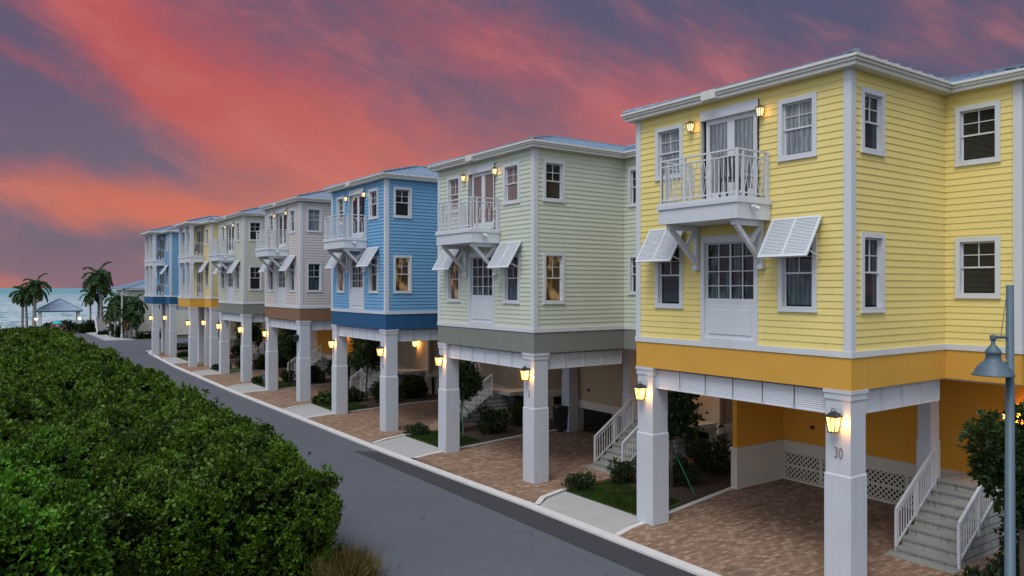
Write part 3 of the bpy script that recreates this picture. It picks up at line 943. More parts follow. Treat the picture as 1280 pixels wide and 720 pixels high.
def porch_house(Y0, X0, dz, siding_m, band_m, wall_m, label, name='stilt_house', W=6.0):
    """end houses: double-decker porch on columns in front of the far part of the facade"""
    h = empty(name,(X0,Y0,0)); thing(h,label,'house','pastel stilt houses along the street')
    up = lambda n, me, loc=(0,0,0), rz=0, mat=None: link(n, me, h, (loc[0],loc[1],loc[2]+dz), rz, mat)
    Z0,Z1,g,wing,PD,p0,p1 = 4.76,10.28,.02,1.5,1.05,2.0,W
    fo = [(.71+g,1.61-g,8.68+g,9.95-g),(.71+g,1.61-g,5.53+g,7.10-g),(2.6+g,4.21-g,7.9,10.08),(2.6+g,4.21-g,4.8,7.1)]
    def front():
        mb = MB(); siding(mb,(0,W,0),(0,-1,0),(-1,0,0),W,Z0,Z1,[(W-b,W-a,c,d) for a,b,c,d in fo],.14); return mb.mesh('front_siding',siding_m)
    def side():
        mb = MB(); siding(mb,(0,0,0),(1,0,0),(0,-1,0),3.74,Z0,Z1,[]); siding(mb,(3.74,0,0),(0,-1,0),(-1,0,0),wing,Z0,Z1,[]); siding(mb,(3.74,-wing,0),(1,0,0),(0,-1,0),BACK-3.74,Z0,Z1,[])
        return mb.mesh('side_siding',siding_m)
    def rest():
        mb = MB()
        siding(mb,(3.74,W,0),(-1,0,0),(0,1,0),3.74,Z0,Z1,[]); siding(mb,(3.74,W+wing,0),(0,-1,0),(-1,0,0),wing,Z0,Z1,[])
        siding(mb,(BACK,W+wing,0),(-1,0,0),(0,1,0),BACK-3.74,Z0,Z1,[]); siding(mb,(BACK,-wing,0),(0,1,0),(1,0,0),W+2*wing,Z0,Z1,[])
        return mb.mesh('rear_siding',siding_m)
    for k,fn in (('pf',front),('ps',side),('pr',rest)): up('wall',cached(('wall',k),fn),mat=siding_m)
    F = [(0,0),(3.74,0),(3.74,-wing),(BACK,-wing),(BACK,W+wing),(3.74,W+wing),(3.74,W),(-PD,W),(-PD,p0),(0,p0)]
    B = foot(W,wing)
    up('band', cached('pband', lambda: (lambda mb: (mb.prism(offset_poly(F,.025),4.0,4.64), mb.mesh('band',band_m))[1])(MB())), mat=band_m)
    up('belt_trim', cached('pbelt', lambda: (lambda mb: (mb.prism(offset_poly(F,.05),4.64,4.762), mb.mesh('belt',WHITE))[1])(MB())))
    def cb():
        mb = MB(); mb.box(-.035,.0,-.035,.13,4.762,10.27); mb.box(.0,.13,-.035,.0,4.762,10.27); return mb.mesh('corner_board', WHITE)
    up('corner_board', cached('cb',cb))
    def slab():
        mb = MB(); mb.box(-PD,-.025,p0,p1,7.42,7.86); mb.box(-PD-.04,-.03,p0-.04,p1+.04,7.78,7.9); return mb.mesh('porch_floor', WHITE)
    fl = up('porch_floor', cached('pslab',slab))
    def cols(z0,z1):
        mb = MB(); mb.box(-.12,.12,-.12,.12,z0,z1); mb.box(-.15,.15,-.15,.15,z1-.15,z1); mb.box(-.14,.14,-.14,.14,z0,z0+.2); return mb.mesh('porch_column',WHITE)
    for y in (p0+.14,p0+1.75,p1-.14):
        up('porch_column', cached('pc1',lambda: cols(4.762,7.42)), (-PD+.14,y,0)); 
        if y < p1-.2: up('porch_column', cached('pc2',lambda: cols(7.9,10.2)), (-PD+.14,y,0))
    up('porch_column', cached('pc2',lambda: cols(7.9,10.2)), (-PD+.14,p1-.14,0))
    def rail(z):
        mb = MB(); x=-PD+.1
        rail_run(mb,(x,p0+.26),(x,p1-.26),z,[0,.4,1],['p','p'],1.0,.12); rail_run(mb,(-.05,p0+.12),(x+.1,p0+.12),z,[0,1],['p'],1.0,.12); rail_run(mb,(-.05,p1-.12),(x+.1,p1-.12),z,[0,1],['p'],1.0,.12)
        return mb.mesh('porch_railing',WHITE)
    up('railing', cached('pr1',lambda: rail(4.762))); up('railing', cached('pr2',lambda: rail(7.9)))
    def eave():
        mb = MB(); mb.prism(offset_poly(F,.23),10.262,10.34); mb.prism(offset_poly(F,.30),10.34,10.455); mb.prism(offset_poly([(-PD,p0),(-PD+.25,p0),(-PD+.25,p1),(-PD,p1)],.0),10.15,10.262)
        return mb.mesh('eave',GUTTER)
    def roof():
        mb = MB(); hip(mb,-PD-.27,6.,p0-.27,p1+.27,10.462,.29,False); hip(mb,-.27,9.5,-.27,W+.26,10.46,.29,False); hip(mb,3.47,BACK+.27,-wing-.27,W+wing+.27,10.461,.29,True)
        return mb.mesh('roof',ROOF)
    up('eave',cached('peave',eave)); up('roof',cached('proof',roof))
    window(h,0,.71,8.68+dz,.90,1.27); window(h,0,.71,5.53+dz,.90,1.57)
    french_door(h,0,2.60,7.88+dz,1.61,2.22,'dark'); french_door(h,0,2.60,4.77+dz,1.61,2.35,'dark')
    s = up('shutter', shutter_mesh(), (-.06,.57,7.45)); link('stay', stay_mesh(), s)
    H = 4.0+dz
    for i,(x,y) in enumerate(((0,0),(0.05,p0-.1),(-PD,p0),(.4,p1-.5))):
        link('pier', pier_mesh(H,.5,.5), h, (x,y,0))
        if i in (1,2): lantern(h,(x,y+.25,3.38),'lantern',True,8)
    link('frieze', frieze_mesh(3.2,4), h, (3.735,.12,3.48+dz), R(90))
    carport(h, W, wall_m, False, 3.949+dz); staircase(h, 3.08, -.55, .75, 1.42)
    return h

# ------------------------------------------------------------------ the row of houses
SID = {k: siding_mat(k+'_siding', c) for k,c in dict(yellow=(.85,.695,.245), green=(.60,.645,.53), blue=(.165,.385,.62), tan=(.62,.56,.54), mint=(.56,.58,.47), straw=(.72,.60,.31)).items()}
BAND = {k: paint(k+'_band', c, .8, .08, 2, bump=.3, bscale=70, streak=True) for k,c in dict(orange=(.64,.34,.05), grey=(.20,.215,.19), navy=(.012,.085,.20), brown=(.22,.12,.065)).items()}
WALLM = {k: paint(k+'_stucco', c, .85, .06, 2, bump=.3, bscale=70) for k,c in dict(amber=(.74,.33,.03), beige=(.46,.36,.24), sand=(.46,.37,.26)).items()}
house(8.27,0,SID['yellow'],BAND['orange'],WALLM['amber'],'yellow stilt house with orange band, lattice carport wall and 30 on its pier','30',
      ['curtain','curtain','half','dark','dark','dark','curtain','half'],True,.014,sconce_light=.6)
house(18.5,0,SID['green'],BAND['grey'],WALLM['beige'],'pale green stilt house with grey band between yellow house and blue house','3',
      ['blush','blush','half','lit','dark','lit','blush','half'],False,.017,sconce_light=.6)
house(28.7,.27,SID['blue'],BAND['navy'],WALLM['sand'],'sky blue stilt house with navy band and small balcony','2',
      ['dark','half','dark','lit','dark','lit','half','dark'],sconce_light=.6)
house(38.85,.28,SID['tan'],BAND['brown'],WALLM['sand'],'pinkish beige stilt house with brown band beside the sky blue one','1',
      ['half','dark','half','dark','curtain','half','half','half'],lit=(False,True))
house(49.2,.33,SID['mint'],BAND['grey'],WALLM['amber'],'pale green stilt house beyond the beige one, fourth past the yellow corner house','',
      ['dark']*8)
porch_house(58.95,14.3,.55,SID['straw'],BAND['orange'],WALLM['sand'],'small distant yellow stilt house with two-level white porch')
porch_house(71.4,13.9,.58,SID['blue'],BAND['navy'],WALLM['sand'],'farthest blue stilt house with two-level white porch at the row end')

# chairs on the balconies
def chair(loc, rz, label):
    e = empty('balcony_chair', loc, rz); thing(e, label, 'chair', 'dark chairs on the balconies')
    def seat():
        mb = MB(); mb.box(-.24,.24,-.24,.24,.40,.45); return mb.mesh('seat', BLACK)
    def back():
        mb = MB()
        for k in range(6): 
            y=-.2+.08*k; mb.bar((.22,y,.45),(.30,y,.98),.05,.02)
        mb.bar((.30,-.24,.96),(.30,.24,.96),.04); return mb.mesh('backrest', BLACK)
    def leg():
        mb = MB(); mb.box(-.02,.02,-.02,.02,0,.40); return mb.mesh('leg', BLACK)
    link('seat',cached('cseat',seat),e); link('backrest',cached('cback',back),e)
    for x in (-.21,.21):
        for y in (-.21,.21): link('leg',cached('cleg',leg),e,(x,y,0))
    return e
chair((13.3,8.27+2.35,7.905),R(60),'dark slatted chair on the balcony of the yellow corner house')
chair((13.75,58.95+3.0,8.45),R(20),'dark chair on the upper porch of the distant yellow house')
chair((13.35,71.4+3.0,8.48),R(20),'dark chair on the upper porch of the farthest blue house')
chair((13.35,71.4+3.2,5.345),R(20),'dark chair on the lower porch of the farthest blue house')

# ------------------------------------------------------------------ ground, road, beds
def sheet(name, poly, z, mat, thick=None):
    mb = MB()
    if thick: mb.prism(poly, z-thick, z)
    else: mb.quad([(x,y,z) for x,y in poly])
    return structure(link(name, mb.mesh(name, mat)))

def asphalt(name, dark, light):
    m,t,p = new_mat(name); v = world_pos(t)
    a = t.noise(v,.35,5); b = t.noise(v,90,3); s = t.noise(world_pos(t,(1.2,.12,1)),1.2,4)
    c = t.mix(a, dark, light); c = t.mix(t.math('MULTIPLY',t.sstep(b,.4,.75),.35), c, tuple(x*1.9 for x in light))
    c = t.mix(t.math('MULTIPLY',t.sstep(s,.55,.75),.25), c, tuple(x*.7 for x in dark))
    vo = t.n('ShaderNodeTexVoronoi', feature='DISTANCE_TO_EDGE'); vo.inputs['Scale'].default_value=.42
    wv = t.n('ShaderNodeVectorMath', operation='MULTIPLY_ADD'); nz = t.n('ShaderNodeTexNoise'); nz.inputs['Scale'].default_value=1.1; nz.inputs['Detail'].default_value=5; t.l(v,nz.inputs['Vector'])
    t.l(nz.outputs['Color'],wv.inputs[0]); wv.inputs[1].default_value=(.9,.9,0); t.l(v,wv.inputs[2]); t.l(wv.outputs[0],vo.inputs['Vector'])
    crack = t.math('MULTIPLY', t.sstep(vo.outputs['Distance'],.012,.0), t.sstep(a,.50,.62))
    c = t.mix(t.math('MULTIPLY',crack,.55), c, tuple(x*.35 for x in dark))
    stain = t.sstep(t.noise(world_pos(t,(1,1,1)),1.7,5),.62,.74); c = t.mix(t.math('MULTIPLY',stain,.28), c, tuple(x*.5 for x in dark))
    t.put(p.inputs['Base Color'], c); p.inputs['Roughness'].default_value=.85
    bp = t.n('ShaderNodeBump'); bp.inputs['Strength'].default_value=.35; bp.inputs['Distance'].default_value=.006
    t.put(bp.inputs['Height'], b); t.l(bp.outputs[0], p.inputs['Normal'])
    return m
ASPH = asphalt('asphalt', (.070,.079,.098), (.100,.110,.130)); PATCH = asphalt('new_asphalt', (.030,.032,.037), (.042,.044,.05))

def pavers():
    m,t,p = new_mat('brick_pavers'); v = world_pos(t,(1,1,1),R(0))
    br = t.n('ShaderNodeTexBrick'); t.l(v, br.inputs['Vector']); br.inputs['Scale'].default_value=1
    br.inputs['Brick Width'].default_value=.20; br.inputs['Row Height'].default_value=.10; br.inputs['Mortar Size'].default_value=.006
    br.inputs['Color1'].default_value=(0,0,0,1); br.inputs['Color2'].default_value=(1,1,1,1); br.inputs['Mortar'].default_value=(.5,.5,.5,1); br.inputs['Bias'].default_value=0
    c = t.ramp(br.outputs['Color'], [(0,(.20,.115,.07)),(.35,(.265,.16,.10)),(.7,(.32,.205,.135)),(1,(.44,.31,.22))])
    c = t.mix(br.outputs['Fac'], c, (.12,.09,.07))
    c = t.mix(t.math('MULTIPLY',t.noise(world_pos(t),.8,4),.35), c, (.15,.09,.06))
    st = t.sstep(t.noise(world_pos(t,(1,.7,1)),.9,5),.60,.72); c = t.mix(t.math('MULTIPLY',st,.35), c, (.07,.05,.04))
    t.put(p.inputs['Base Color'], c); p.inputs['Roughness'].default_value=.85
    bp = t.n('ShaderNodeBump'); bp.invert=True; bp.inputs['Strength'].default_value=.4; bp.inputs['Distance'].default_value=.005
    t.l(br.outputs['Fac'], bp.inputs['Height']); t.l(bp.outputs[0], p.inputs['Normal'])
    return m
PAV = pavers()
def turf():
    m,t,p = new_mat('turf'); v=world_pos(t)
    c = t.mix(t.noise(v,22,5),(.020,.045,.008),(.055,.10,.016)); c = t.mix(t.math('MULTIPLY',t.sstep(t.noise(v,1.3,4),.55,.75),.6),c,(.085,.075,.03))
    t.put(p.inputs['Base Color'],c); p.inputs['Roughness'].default_value=.95; return m
TURF = turf()
def ground_mat():
    m,t,p = new_mat('sandy_ground'); v=world_pos(t)
    c = t.mix(t.sstep(t.noise(v,.15,5),.4,.6),(.035,.05,.016),(.075,.06,.035)); t.put(p.inputs['Base Color'],c); p.inputs['Roughness'].default_value=.95; return m
COAST = 131.0
sheet('ground', [(-600,-500),(600,-500),(600,COAST),(-600,COAST)], -.02, ground_mat())
mb = MB(); mb.quad([(-600,COAST,-.02),(600,COAST,-.02),(600,COAST+6,-1.2),(-600,COAST+6,-1.2)]); structure(link('shore', mb.mesh('shore', paint('shore_rock',(.16,.15,.13),.9,.3,.6))))
def sea():
    m,t,p = new_mat('sea_water')
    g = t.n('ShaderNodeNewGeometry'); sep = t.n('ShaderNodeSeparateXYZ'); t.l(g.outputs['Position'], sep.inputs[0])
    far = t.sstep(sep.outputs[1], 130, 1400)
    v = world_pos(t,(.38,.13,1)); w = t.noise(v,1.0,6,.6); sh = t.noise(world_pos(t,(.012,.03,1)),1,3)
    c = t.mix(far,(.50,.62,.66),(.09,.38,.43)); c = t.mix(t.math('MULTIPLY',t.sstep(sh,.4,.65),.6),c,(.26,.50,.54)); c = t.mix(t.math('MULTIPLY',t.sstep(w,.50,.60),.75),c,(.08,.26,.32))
    t.put(p.inputs['Base Color'],c); p.inputs['Roughness'].default_value=.35; p.inputs['Specular IOR Level'].default_value=.06
    b = t.n('ShaderNodeBump'); b.inputs['Strength'].default_value=.6; b.inputs['Distance'].default_value=.4; t.put(b.inputs['Height'],w); t.l(b.outputs[0],p.inputs['Normal'])
    return m
sheet('sea', [(-30000,COAST+2),(30000,COAST+2),(30000,40000),(-30000,40000)], -.55, sea())

CX = [(-40,12.62),(17,12.60),(25,12.38),(45,12.30),(62,12.55),(76,13.2)]
def cx(y):
    for (a,xa),(b,xb) in zip(CX,CX[1:]):
        if y <= b: return xa+(xb-xa)*(y-a)/(b-a)
    return CX[-1][1]
ys = [-40,0,8,17,21,25,35,45,54,62,69,76]
tail = [(13.6,78.2),(14.4,79.6),(15.8,80.4),(18,80.8),(60,80.8)]
road = [(6.55,-40)]+[(cx(y)-.30,y) for y in ys]+[(x-.1,y+.25) for x,y in tail]+[(60,97),(15,97),(13.2,99),(12.4,116),(9.4,116),(8.2,108),(6.9,98),(6.55,90)]
sheet('road', road, .004, ASPH)
sheet('asphalt_patch', [(11.42,-40),(12.27,-40),(12.27,17),(12.05,25.6),(11.35,26.2),(11.40,20)], .008, PATCH)
# kerb ribbon
def ribbon(name, pts, w, z0, z1, mat):
    mb = MB(); L, Rr = [], []
    for i,p in enumerate(pts):
        a = Vector(pts[max(0,i-1)]); b = Vector(pts[min(len(pts)-1,i+1)]); d = (b-a).normalized(); n = Vector((d.y,-d.x))
        L.append(Vector(p)); Rr.append(Vector(p)+n*w)
    for i in range(len(pts)-1):
        a,b,c,d = L[i],L[i+1],Rr[i+1],Rr[i]
        mb.quad([(d.x,d.y,z1),(c.x,c.y,z1),(b.x,b.y,z1),(a.x,a.y,z1)]); mb.quad([(a.x,a.y,z0),(a.x,a.y,z1),(b.x,b.y,z1),(b.x,b.y,z0)]); mb.quad([(d.x,d.y,z1),(d.x,d.y,z0),(c.x,c.y,z0),(c.x,c.y,z1)])
    return structure(link(name, mb.mesh(name, mat)))
ribbon('kerb', [(cx(y)-.30,y) for y in ys]+[(x-.1,y+.25) for x,y in tail], .30, -.02, .055, EDGE)
sheet('sidewalk', [(12.0,97.0),(15,96.5),(14.6,98.5),(13.6,101),(13.4,118),(12.0,118)], .10, CONC, .12)
HY = [8.27,18.5,28.7,38.85,49.2,58.95,71.4]
for i,Y0 in enumerate(HY):
    a = cx(Y0); x1 = a+.0
    pv = [(x1,Y0-1.75),(13.15,Y0-1.25),(14.1,Y0-.95),(15.2,Y0-.85),(20.65,Y0-.85),(20.65,Y0+6.45),(18.4,Y0+6.38),(14.5,Y0+5.62),(13.3,Y0+5.4),(x1,Y0+5.15)]
    sheet('driveway', pv, .05, PAV, .08)
    ribbon('driveway_edging', [(x1,Y0+5.15),(13.3,Y0+5.4),(14.5,Y0+5.62),(18.4,Y0+6.38),(20.6,Y0+6.45)], -.16, -.02, .062, EDGE)
    ribbon('driveway_edging', [(x1,Y0-1.75),(13.15,Y0-1.25),(14.1,Y0-.95),(15.2,Y0-.85)], .16, -.02, .062, EDGE)
    # pad of concrete, lawn and mulch bed between this drive and the next
    Yn = HY[i+1] if i+1 < len(HY) else Y0+9.5
    if i == 0: beds = [(Y0-9.0+5.4, Y0), (Y0,Yn)]
    else: beds = [(Y0,Yn)]
    for Ya,Yb in beds:
        s0,s1 = (Ya+5.15+.18, Yb-1.75-.18) if Ya == Y0 else (Ya, Yb-1.93)
        l0,l1 = (Ya+5.75,Yb-1.15) if Ya == Y0 else (Ya,Yb-1.15)
        sheet('sidewalk', [(cx(s0)-.0,s0),(13.3,s0+.28),(14.12,l0+.05),(14.12,l1-.05),(13.2,s1+.42),(cx(s1)-.0,s1)], .047, CONC, .07)
        sheet('lawn', [(14.14,l0+.08),(15.9,l0+.4),(15.9,l1),(14.14,l1)], .06, TURF, .08)
        sheet('planting_bed', [(15.9,l0+.4),(18.4,l0+.85),(26,l0+.85),(26,l1+.1),(15.9,l1+.1)], .05, SOIL, .08)

# blades on the nearer lawns: one mass nobody could count
P = []
for i in range(4):
    Ya = HY[i]+5.9; Yb = HY[i+1]-1.2; n = (26000,14000,7000,5000)[i]
    y = Ya+rng.random(n)*(Yb-Ya); x = 14.15+rng.random(n)*1.85; k = (y > Ya+(x-14.1)*.22)
    P.append(np.stack([x,y,np.full(n,.055)],1)[k])
n = 9000; P.append(np.stack([14.15+rng.random(n)*1.85, 4.9+rng.random(n)*2.2, np.full(n,.055)],1))
P = np.concatenate(P); D = np.tile([0,0,1.],(len(P),1))+rng.normal(size=(len(P),3))*.4
g = link('grass', leaf_mesh('grass', P, D, np.full(len(P),.075), np.full(len(P),.012), GRASSM)); g['kind']='stuff'

# ------------------------------------------------------------------ planting between the houses
LOW = [(0,0,.25,.5,.45,.3),(.5,.2,.22,.4,.4,.28),(-.5,-.1,.25,.4,.4,.3),(.1,.5,.2,.35,.35,.25),(-.2,-.5,.2,.35,.3,.25)]
MED = [(0,0,.6,.6,.6,.6),(.5,.3,.5,.45,.45,.5),(-.5,-.2,.55,.5,.5,.5),(.1,-.5,.9,.4,.4,.4),(-.2,.5,.8,.4,.4,.45)]
PR = ['yellow and pale green houses','pale green and sky blue houses','sky blue and beige houses','beige and farther green houses','farther green and distant yellow houses','two porch houses']
for i in range(6):
    Yb = HY[i+1]; w = PR[i]; L = .11 if i < 2 else .15
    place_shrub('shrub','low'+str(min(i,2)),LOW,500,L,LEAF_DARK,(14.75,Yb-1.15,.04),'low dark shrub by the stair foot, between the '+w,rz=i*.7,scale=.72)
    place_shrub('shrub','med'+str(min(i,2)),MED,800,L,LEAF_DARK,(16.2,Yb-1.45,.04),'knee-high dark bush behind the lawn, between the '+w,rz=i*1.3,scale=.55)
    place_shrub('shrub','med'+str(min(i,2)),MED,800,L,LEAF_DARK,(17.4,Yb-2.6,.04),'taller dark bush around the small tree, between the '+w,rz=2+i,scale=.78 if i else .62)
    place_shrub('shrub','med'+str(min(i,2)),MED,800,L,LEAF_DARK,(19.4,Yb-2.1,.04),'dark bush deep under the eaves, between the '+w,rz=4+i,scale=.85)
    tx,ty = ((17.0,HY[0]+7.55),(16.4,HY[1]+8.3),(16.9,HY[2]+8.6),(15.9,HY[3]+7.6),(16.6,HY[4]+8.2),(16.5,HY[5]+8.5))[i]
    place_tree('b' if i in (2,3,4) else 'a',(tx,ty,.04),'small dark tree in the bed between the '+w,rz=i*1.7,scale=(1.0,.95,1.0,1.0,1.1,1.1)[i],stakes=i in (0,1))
place_tree('a',(16.35,6.25,.04),'leafy dark tree beside the steps of the yellow house, behind the street lamp',rz=.6,scale=1.06)
place_shrub('shrub','low0',LOW,500,.11,LEAF_DARK,(15.6,6.35,.04),'low dark shrub at the right edge under the leafy tree',rz=.4)
place_shrub('shrub','med0',MED,800,.11,LEAF_DARK,(17.6,6.6,.04),'dark bush against the steps of the yellow house',rz=2.4,scale=.8)
def low_hedge(x0,x1,y0,y1,h,label): return hedge('low_hedge',x0,x1,y0,y1,h,45,.13,LEAF_LOW,label,amp=.04,faces=('x0','x1','y0','y1'),rnd=.15,kk=5,cell=.14)
low_hedge(14.3,15.6,HY[3]-2.2,HY[3]-1.2,.55,'low clipped hedge on the lawn in front of the beige house')
low_hedge(15.0,17.2,79.4-1.2,79.9-.3,.45,'low clipped hedge on the street corner by the farthest blue house')

# ------------------------------------------------------------------ the big hedge across the street
hedge('hedge',2.0,6.25,15.3,25.0,2.05,270,.090,LEAF_HEDGE,'nearest tall hedge along the road, its rounded end facing the viewer',amp=.22,faces=('x1','y0'),rnd=.6)
hedge('hedge',-5.0,1.75,14.7,20.0,2.3,250,.098,LEAF_BRIGHT,'brighter green hedge at the lower left corner',amp=.28,faces=('x1','y0'),rnd=.6)
hedge('hedge',-5.0,1.9,20.1,33.0,2.1,130,.125,LEAF_HEDGE,'hedge behind the bright corner hedge, away from the road',amp=.34,faces=('y0',),rnd=.5)
hedge('hedge',2.0,6.35,25.1,45.0,2.0,110,.14,LEAF_HEDGE,'middle stretch of the long roadside hedge',amp=.30,faces=('x1',),rnd=.6,cell=.9)
hedge('hedge',-8.0,1.9,33.1,80.0,2.0,50,.21,LEAF_HEDGE,'wide hedge field left of the roadside hedge, toward the sea',amp=.34,faces=(),rnd=.5,cell=1.0)
hedge('hedge',2.0,6.4,45.1,80.0,1.95,60,.20,LEAF_HEDGE,'far stretch of the long roadside hedge before the gazebo',amp=.30,faces=('x1',),rnd=.6,cell=.9)
hedge('hedge',-8.0,7.2,80.2,108.0,.75,22,.30,LEAF_LOW,'farthest hedge end, in front of gazebo and sea',amp=.25,faces=('x1',),rnd=.5)
# dry grass at the foot of the hedge
n = 2600; a = rng.random(n)*6.28; r = np.abs(rng.normal(size=n))*.22
P = np.stack([r*np.cos(a), r*np.sin(a)*1.6, np.zeros(n)],1); D = np.stack([np.cos(a)*.55,np.sin(a)*.55,np.ones(n)],1)+rng.normal(size=(n,3))*.22
o = link('ornamental_grass', leaf_mesh('ornamental_grass',P,D,np.full(n,.55),np.full(n,.018),TANGRASS,droop=1.0),None,(6.25,14.75,0)); thing(o,'tan tuft of ornamental grass at the hedge foot by the road','grass tuft')

# ------------------------------------------------------------------ street lamp
lp = empty('street_lamp',(14.45,5.72,0)); thing(lp,'blue-grey street lamp with hanging bell shade before the yellow house','street lamp')
mb = MB(); mb.tube([(0,0,-.1),(0,0,.3),(0,0,.32),(0,0,6.05)],[.12,.12,.088,.058],16); link('pole', mb.mesh('pole',POLEMAT,True), lp)
ad = Vector((-.8171,.5764,0))*.9+Vector((-.5764,-.8171,0))*.1; ad.normalize()
mb = MB(); q = ad*.31
mb.tube([(0,0,5.16),(q.x,q.y,5.16)],.028,8); mb.tube([(q.x*.55,q.y*.55,5.17),(ad.x*.05,ad.y*.05,5.95)],.006,5); mb.lathe([(0,.05),(.05,.03),(.055,-.02),(.03,-.07)],(q.x,q.y,5.16),12); link('arm', mb.mesh('arm',POLEMAT), lp)
mb = MB(); prof=[(.03,-.05),(.035,-.12),(.07,-.16),(.125,-.24),(.13,-.27),(.115,-.28),(.12,-.36),(.135,-.40),(.20,-.45),(.265,-.54),(.29,-.60),(.325,-.635),(.325,-.65),(.28,-.635),(.25,-.55),(.11,-.42),(0,-.40)]
mb.lathe(prof,(q.x,q.y,5.16),24); sh = link('lamp_shade', mb.mesh('lamp_shade',POLEMAT,True), lp)
mb = MB(); mb.tube([(q.x-ad.x*.2,q.y-ad.y*.2,4.78),(q.x-ad.x*.31,q.y-ad.y*.31,4.72),(q.x-ad.x*.34,q.y-ad.y*.34,4.58)],.012,6); link('bracket', mb.mesh('bracket',WHITE), lp)

# ------------------------------------------------------------------ far end of the street
YAW = R(35.2)
def at(u, v, z=0.0, d=None):
    if d is None: d = (6-z)*951/(v-360)
    r = d*(u-640)/951
    return Vector((d*math.sin(YAW)+r*math.cos(YAW), d*math.cos(YAW)-r*math.sin(YAW), z))
gp = at(74,0,0,107.5)
gz = empty('gazebo',gp,R(-4)); thing(gz,'small open gazebo with blue hip roof on the shore','gazebo')
mb = MB(); s=2.85
for a,b in (((-s,-s),(s,-s)),((s,-s),(s,s)),((s,s),(-s,s)),((-s,s),(-s,-s))): mb.quad([(a[0],a[1],2.85),(b[0],b[1],2.85),(0,0,4.5)])
mb.quad([(-s,s,2.85),(s,s,2.85),(s,-s,2.85),(-s,-s,2.85)])
for c in ((-s,-s),(s,-s),(s,s),(-s,s)): mb.bar((c[0],c[1],2.88),(0,0,4.53),.16,.07)
link('roof', mb.mesh('gazebo_roof',ROOF), gz)
mb = MB(); mb.box(-s+.05,s-.05,-s+.05,s-.05,2.68,2.848); link('fascia', mb.mesh('fascia',paint('blue_fascia',(.05,.12,.17),.6)), gz)
mb = MB(); mb.box(-2.5,2.5,-2.5,2.5,-.05,.12); link('floor', mb.mesh('gazebo_floor',CONC), gz)
pst = MB(); pst.box(-.18,.18,-.18,.18,.12,2.68); pst.box(-.24,.24,-.24,.24,.12,.9)
for x in (-2.3,2.3):
    for y in (-2.3,2.3): link('post', cached('gpost',lambda: pst.mesh('gazebo_post',WHITE)), gz, (x,y,0))
lm = MB(); lm.lathe([(0,-.16),(.14,-.1),(.16,.06),(.0,.14)],(0,0,0),10)
for x in (-2.75,2.45): link('lamp', cached('glamp',lambda: lm.mesh('gazebo_lamp',glow('gazebo_lamp_glow',(1,.85,.5),4.0),True)), gz, (x,-2.55,1.75))

pm = at(72,410,0,100); ps = empty('parasol',pm); ps.scale = (.75,.75,.85); thing(ps,'turquoise parasol standing among flowers before the gazebo','parasol')
mb = MB(); mb.lathe([(0,2.1),(.35,2.0),(.7,1.75),(.85,1.5),(.8,1.48),(.3,1.9),(0,1.95)],(0,0,0),10); link('canopy', mb.mesh('canopy',paint('turquoise_cloth',(.03,.42,.42),.7)), ps)
mb = MB(); mb.tube([(0,0,0),(0,0,2.05)],.03,8); link('pole', mb.mesh('parasol_pole',WHITE), ps)
FLOW = leaf_mat('pink_white_petals',(.5,.12,.14),(.75,.70,.68),.6,.1)
for k,(u,d_,lab) in enumerate(((67,99,'white and pink flowering bush left of the turquoise parasol'),(75,98.5,'pink flowering bush right below the turquoise parasol'))):
    e = place_shrub('flowering_shrub','med2',MED,800,.15,LEAF_DARK,at(u,0,0,d_),lab,scale=.95)
    C,dd = blob_points(220,MED,.85); C=C[C[:,2]>.2]; Pp,Dd = sprigs(C,C-np.array([0,0,.4]),4,.6); link('blossom', leaf_mesh('blossom',Pp,Dd,np.full(len(Pp),.18),np.full(len(Pp),.14),FLOW), e)
for k,(u,d_,sc,lab) in enumerate(((84,101,1.3,'dark bush beside the right gazebo post'),(104,101,1.0,'dark round bush between gazebo and grey panel'),(62,104,1.0,'dark bush at the left gazebo post'),(131,97,.5,'dark plant before the grey slanted panel'),(146,94,1.2,'dark bush under the low palms by the pale pole'),(126,96,.45,'dark low plant along the far sidewalk'))):
    place_shrub('shrub','med2',MED,800,.15,LEAF_DARK,at(u,0,0,d_),lab,rz=k,scale=sc)
h0 = at(112,0,0,101.5)
o = hedge('boxed_hedge',h0.x-.75,h0.x+.75,h0.y-.5,h0.y+.5,1.5,60,.16,LEAF_DARK,'clipped block shrub at the path end, left of the grey panel',amp=.05,faces=('x0','x1','y0','y1'),rnd=.15,kk=5,cat='shrub',cell=.2)
# palms
palm(at(42.5,0,0,104),'tallest palm of the left trio by the gazebo',6.3,(.2,.1),17,2.6,.26,2,3,'palms by the sea')
palm(at(33.5,0,0,106),'middle palm of the left trio by the gazebo',5.3,(-.2,.0),15,2.2,.17,2,4,'palms by the sea')
palm(at(28,0,0,107),'leftmost palm of the trio by the gazebo',5.4,(.1,.2),14,2.3,.17,1,5,'palms by the sea')
palm(at(128,0,0,104),'tallest palm, its crown above the pale house roof',7.6,(-.5,.1),19,2.9,.22,3,6,'palms by the sea')
palm(at(123,0,0,106),'palm close behind the tallest one, crown a little lower',6.3,(.1,.0),15,2.4,.18,3,7,'palms by the sea')
palm(at(113,0,0,105),'slim short palm standing against the sea',5.0,(.0,.0),13,1.7,.14,2,8,'palms by the sea')
palm(at(149,0,0,96),'low bushy palm by the pale pole before the cream house',3.3,(.1,0),15,1.9,.15,3,9,'palms by the sea')
palm(at(138,0,0,98),'low palm with yellowed fronds beside the grey panel',2.9,(0,0),13,1.7,.14,4,10,'palms by the sea')
palm(at(144,0,0,93),'slender palm in front of the cream house corner',4.6,(.2,0),15,2.0,.13,2,13,'palms by the sea')
palm(at(164,0,0,90),'broad low palm before the white picket fence',2.7,(.1,0),15,2.0,.14,3,14,'palms by the sea')
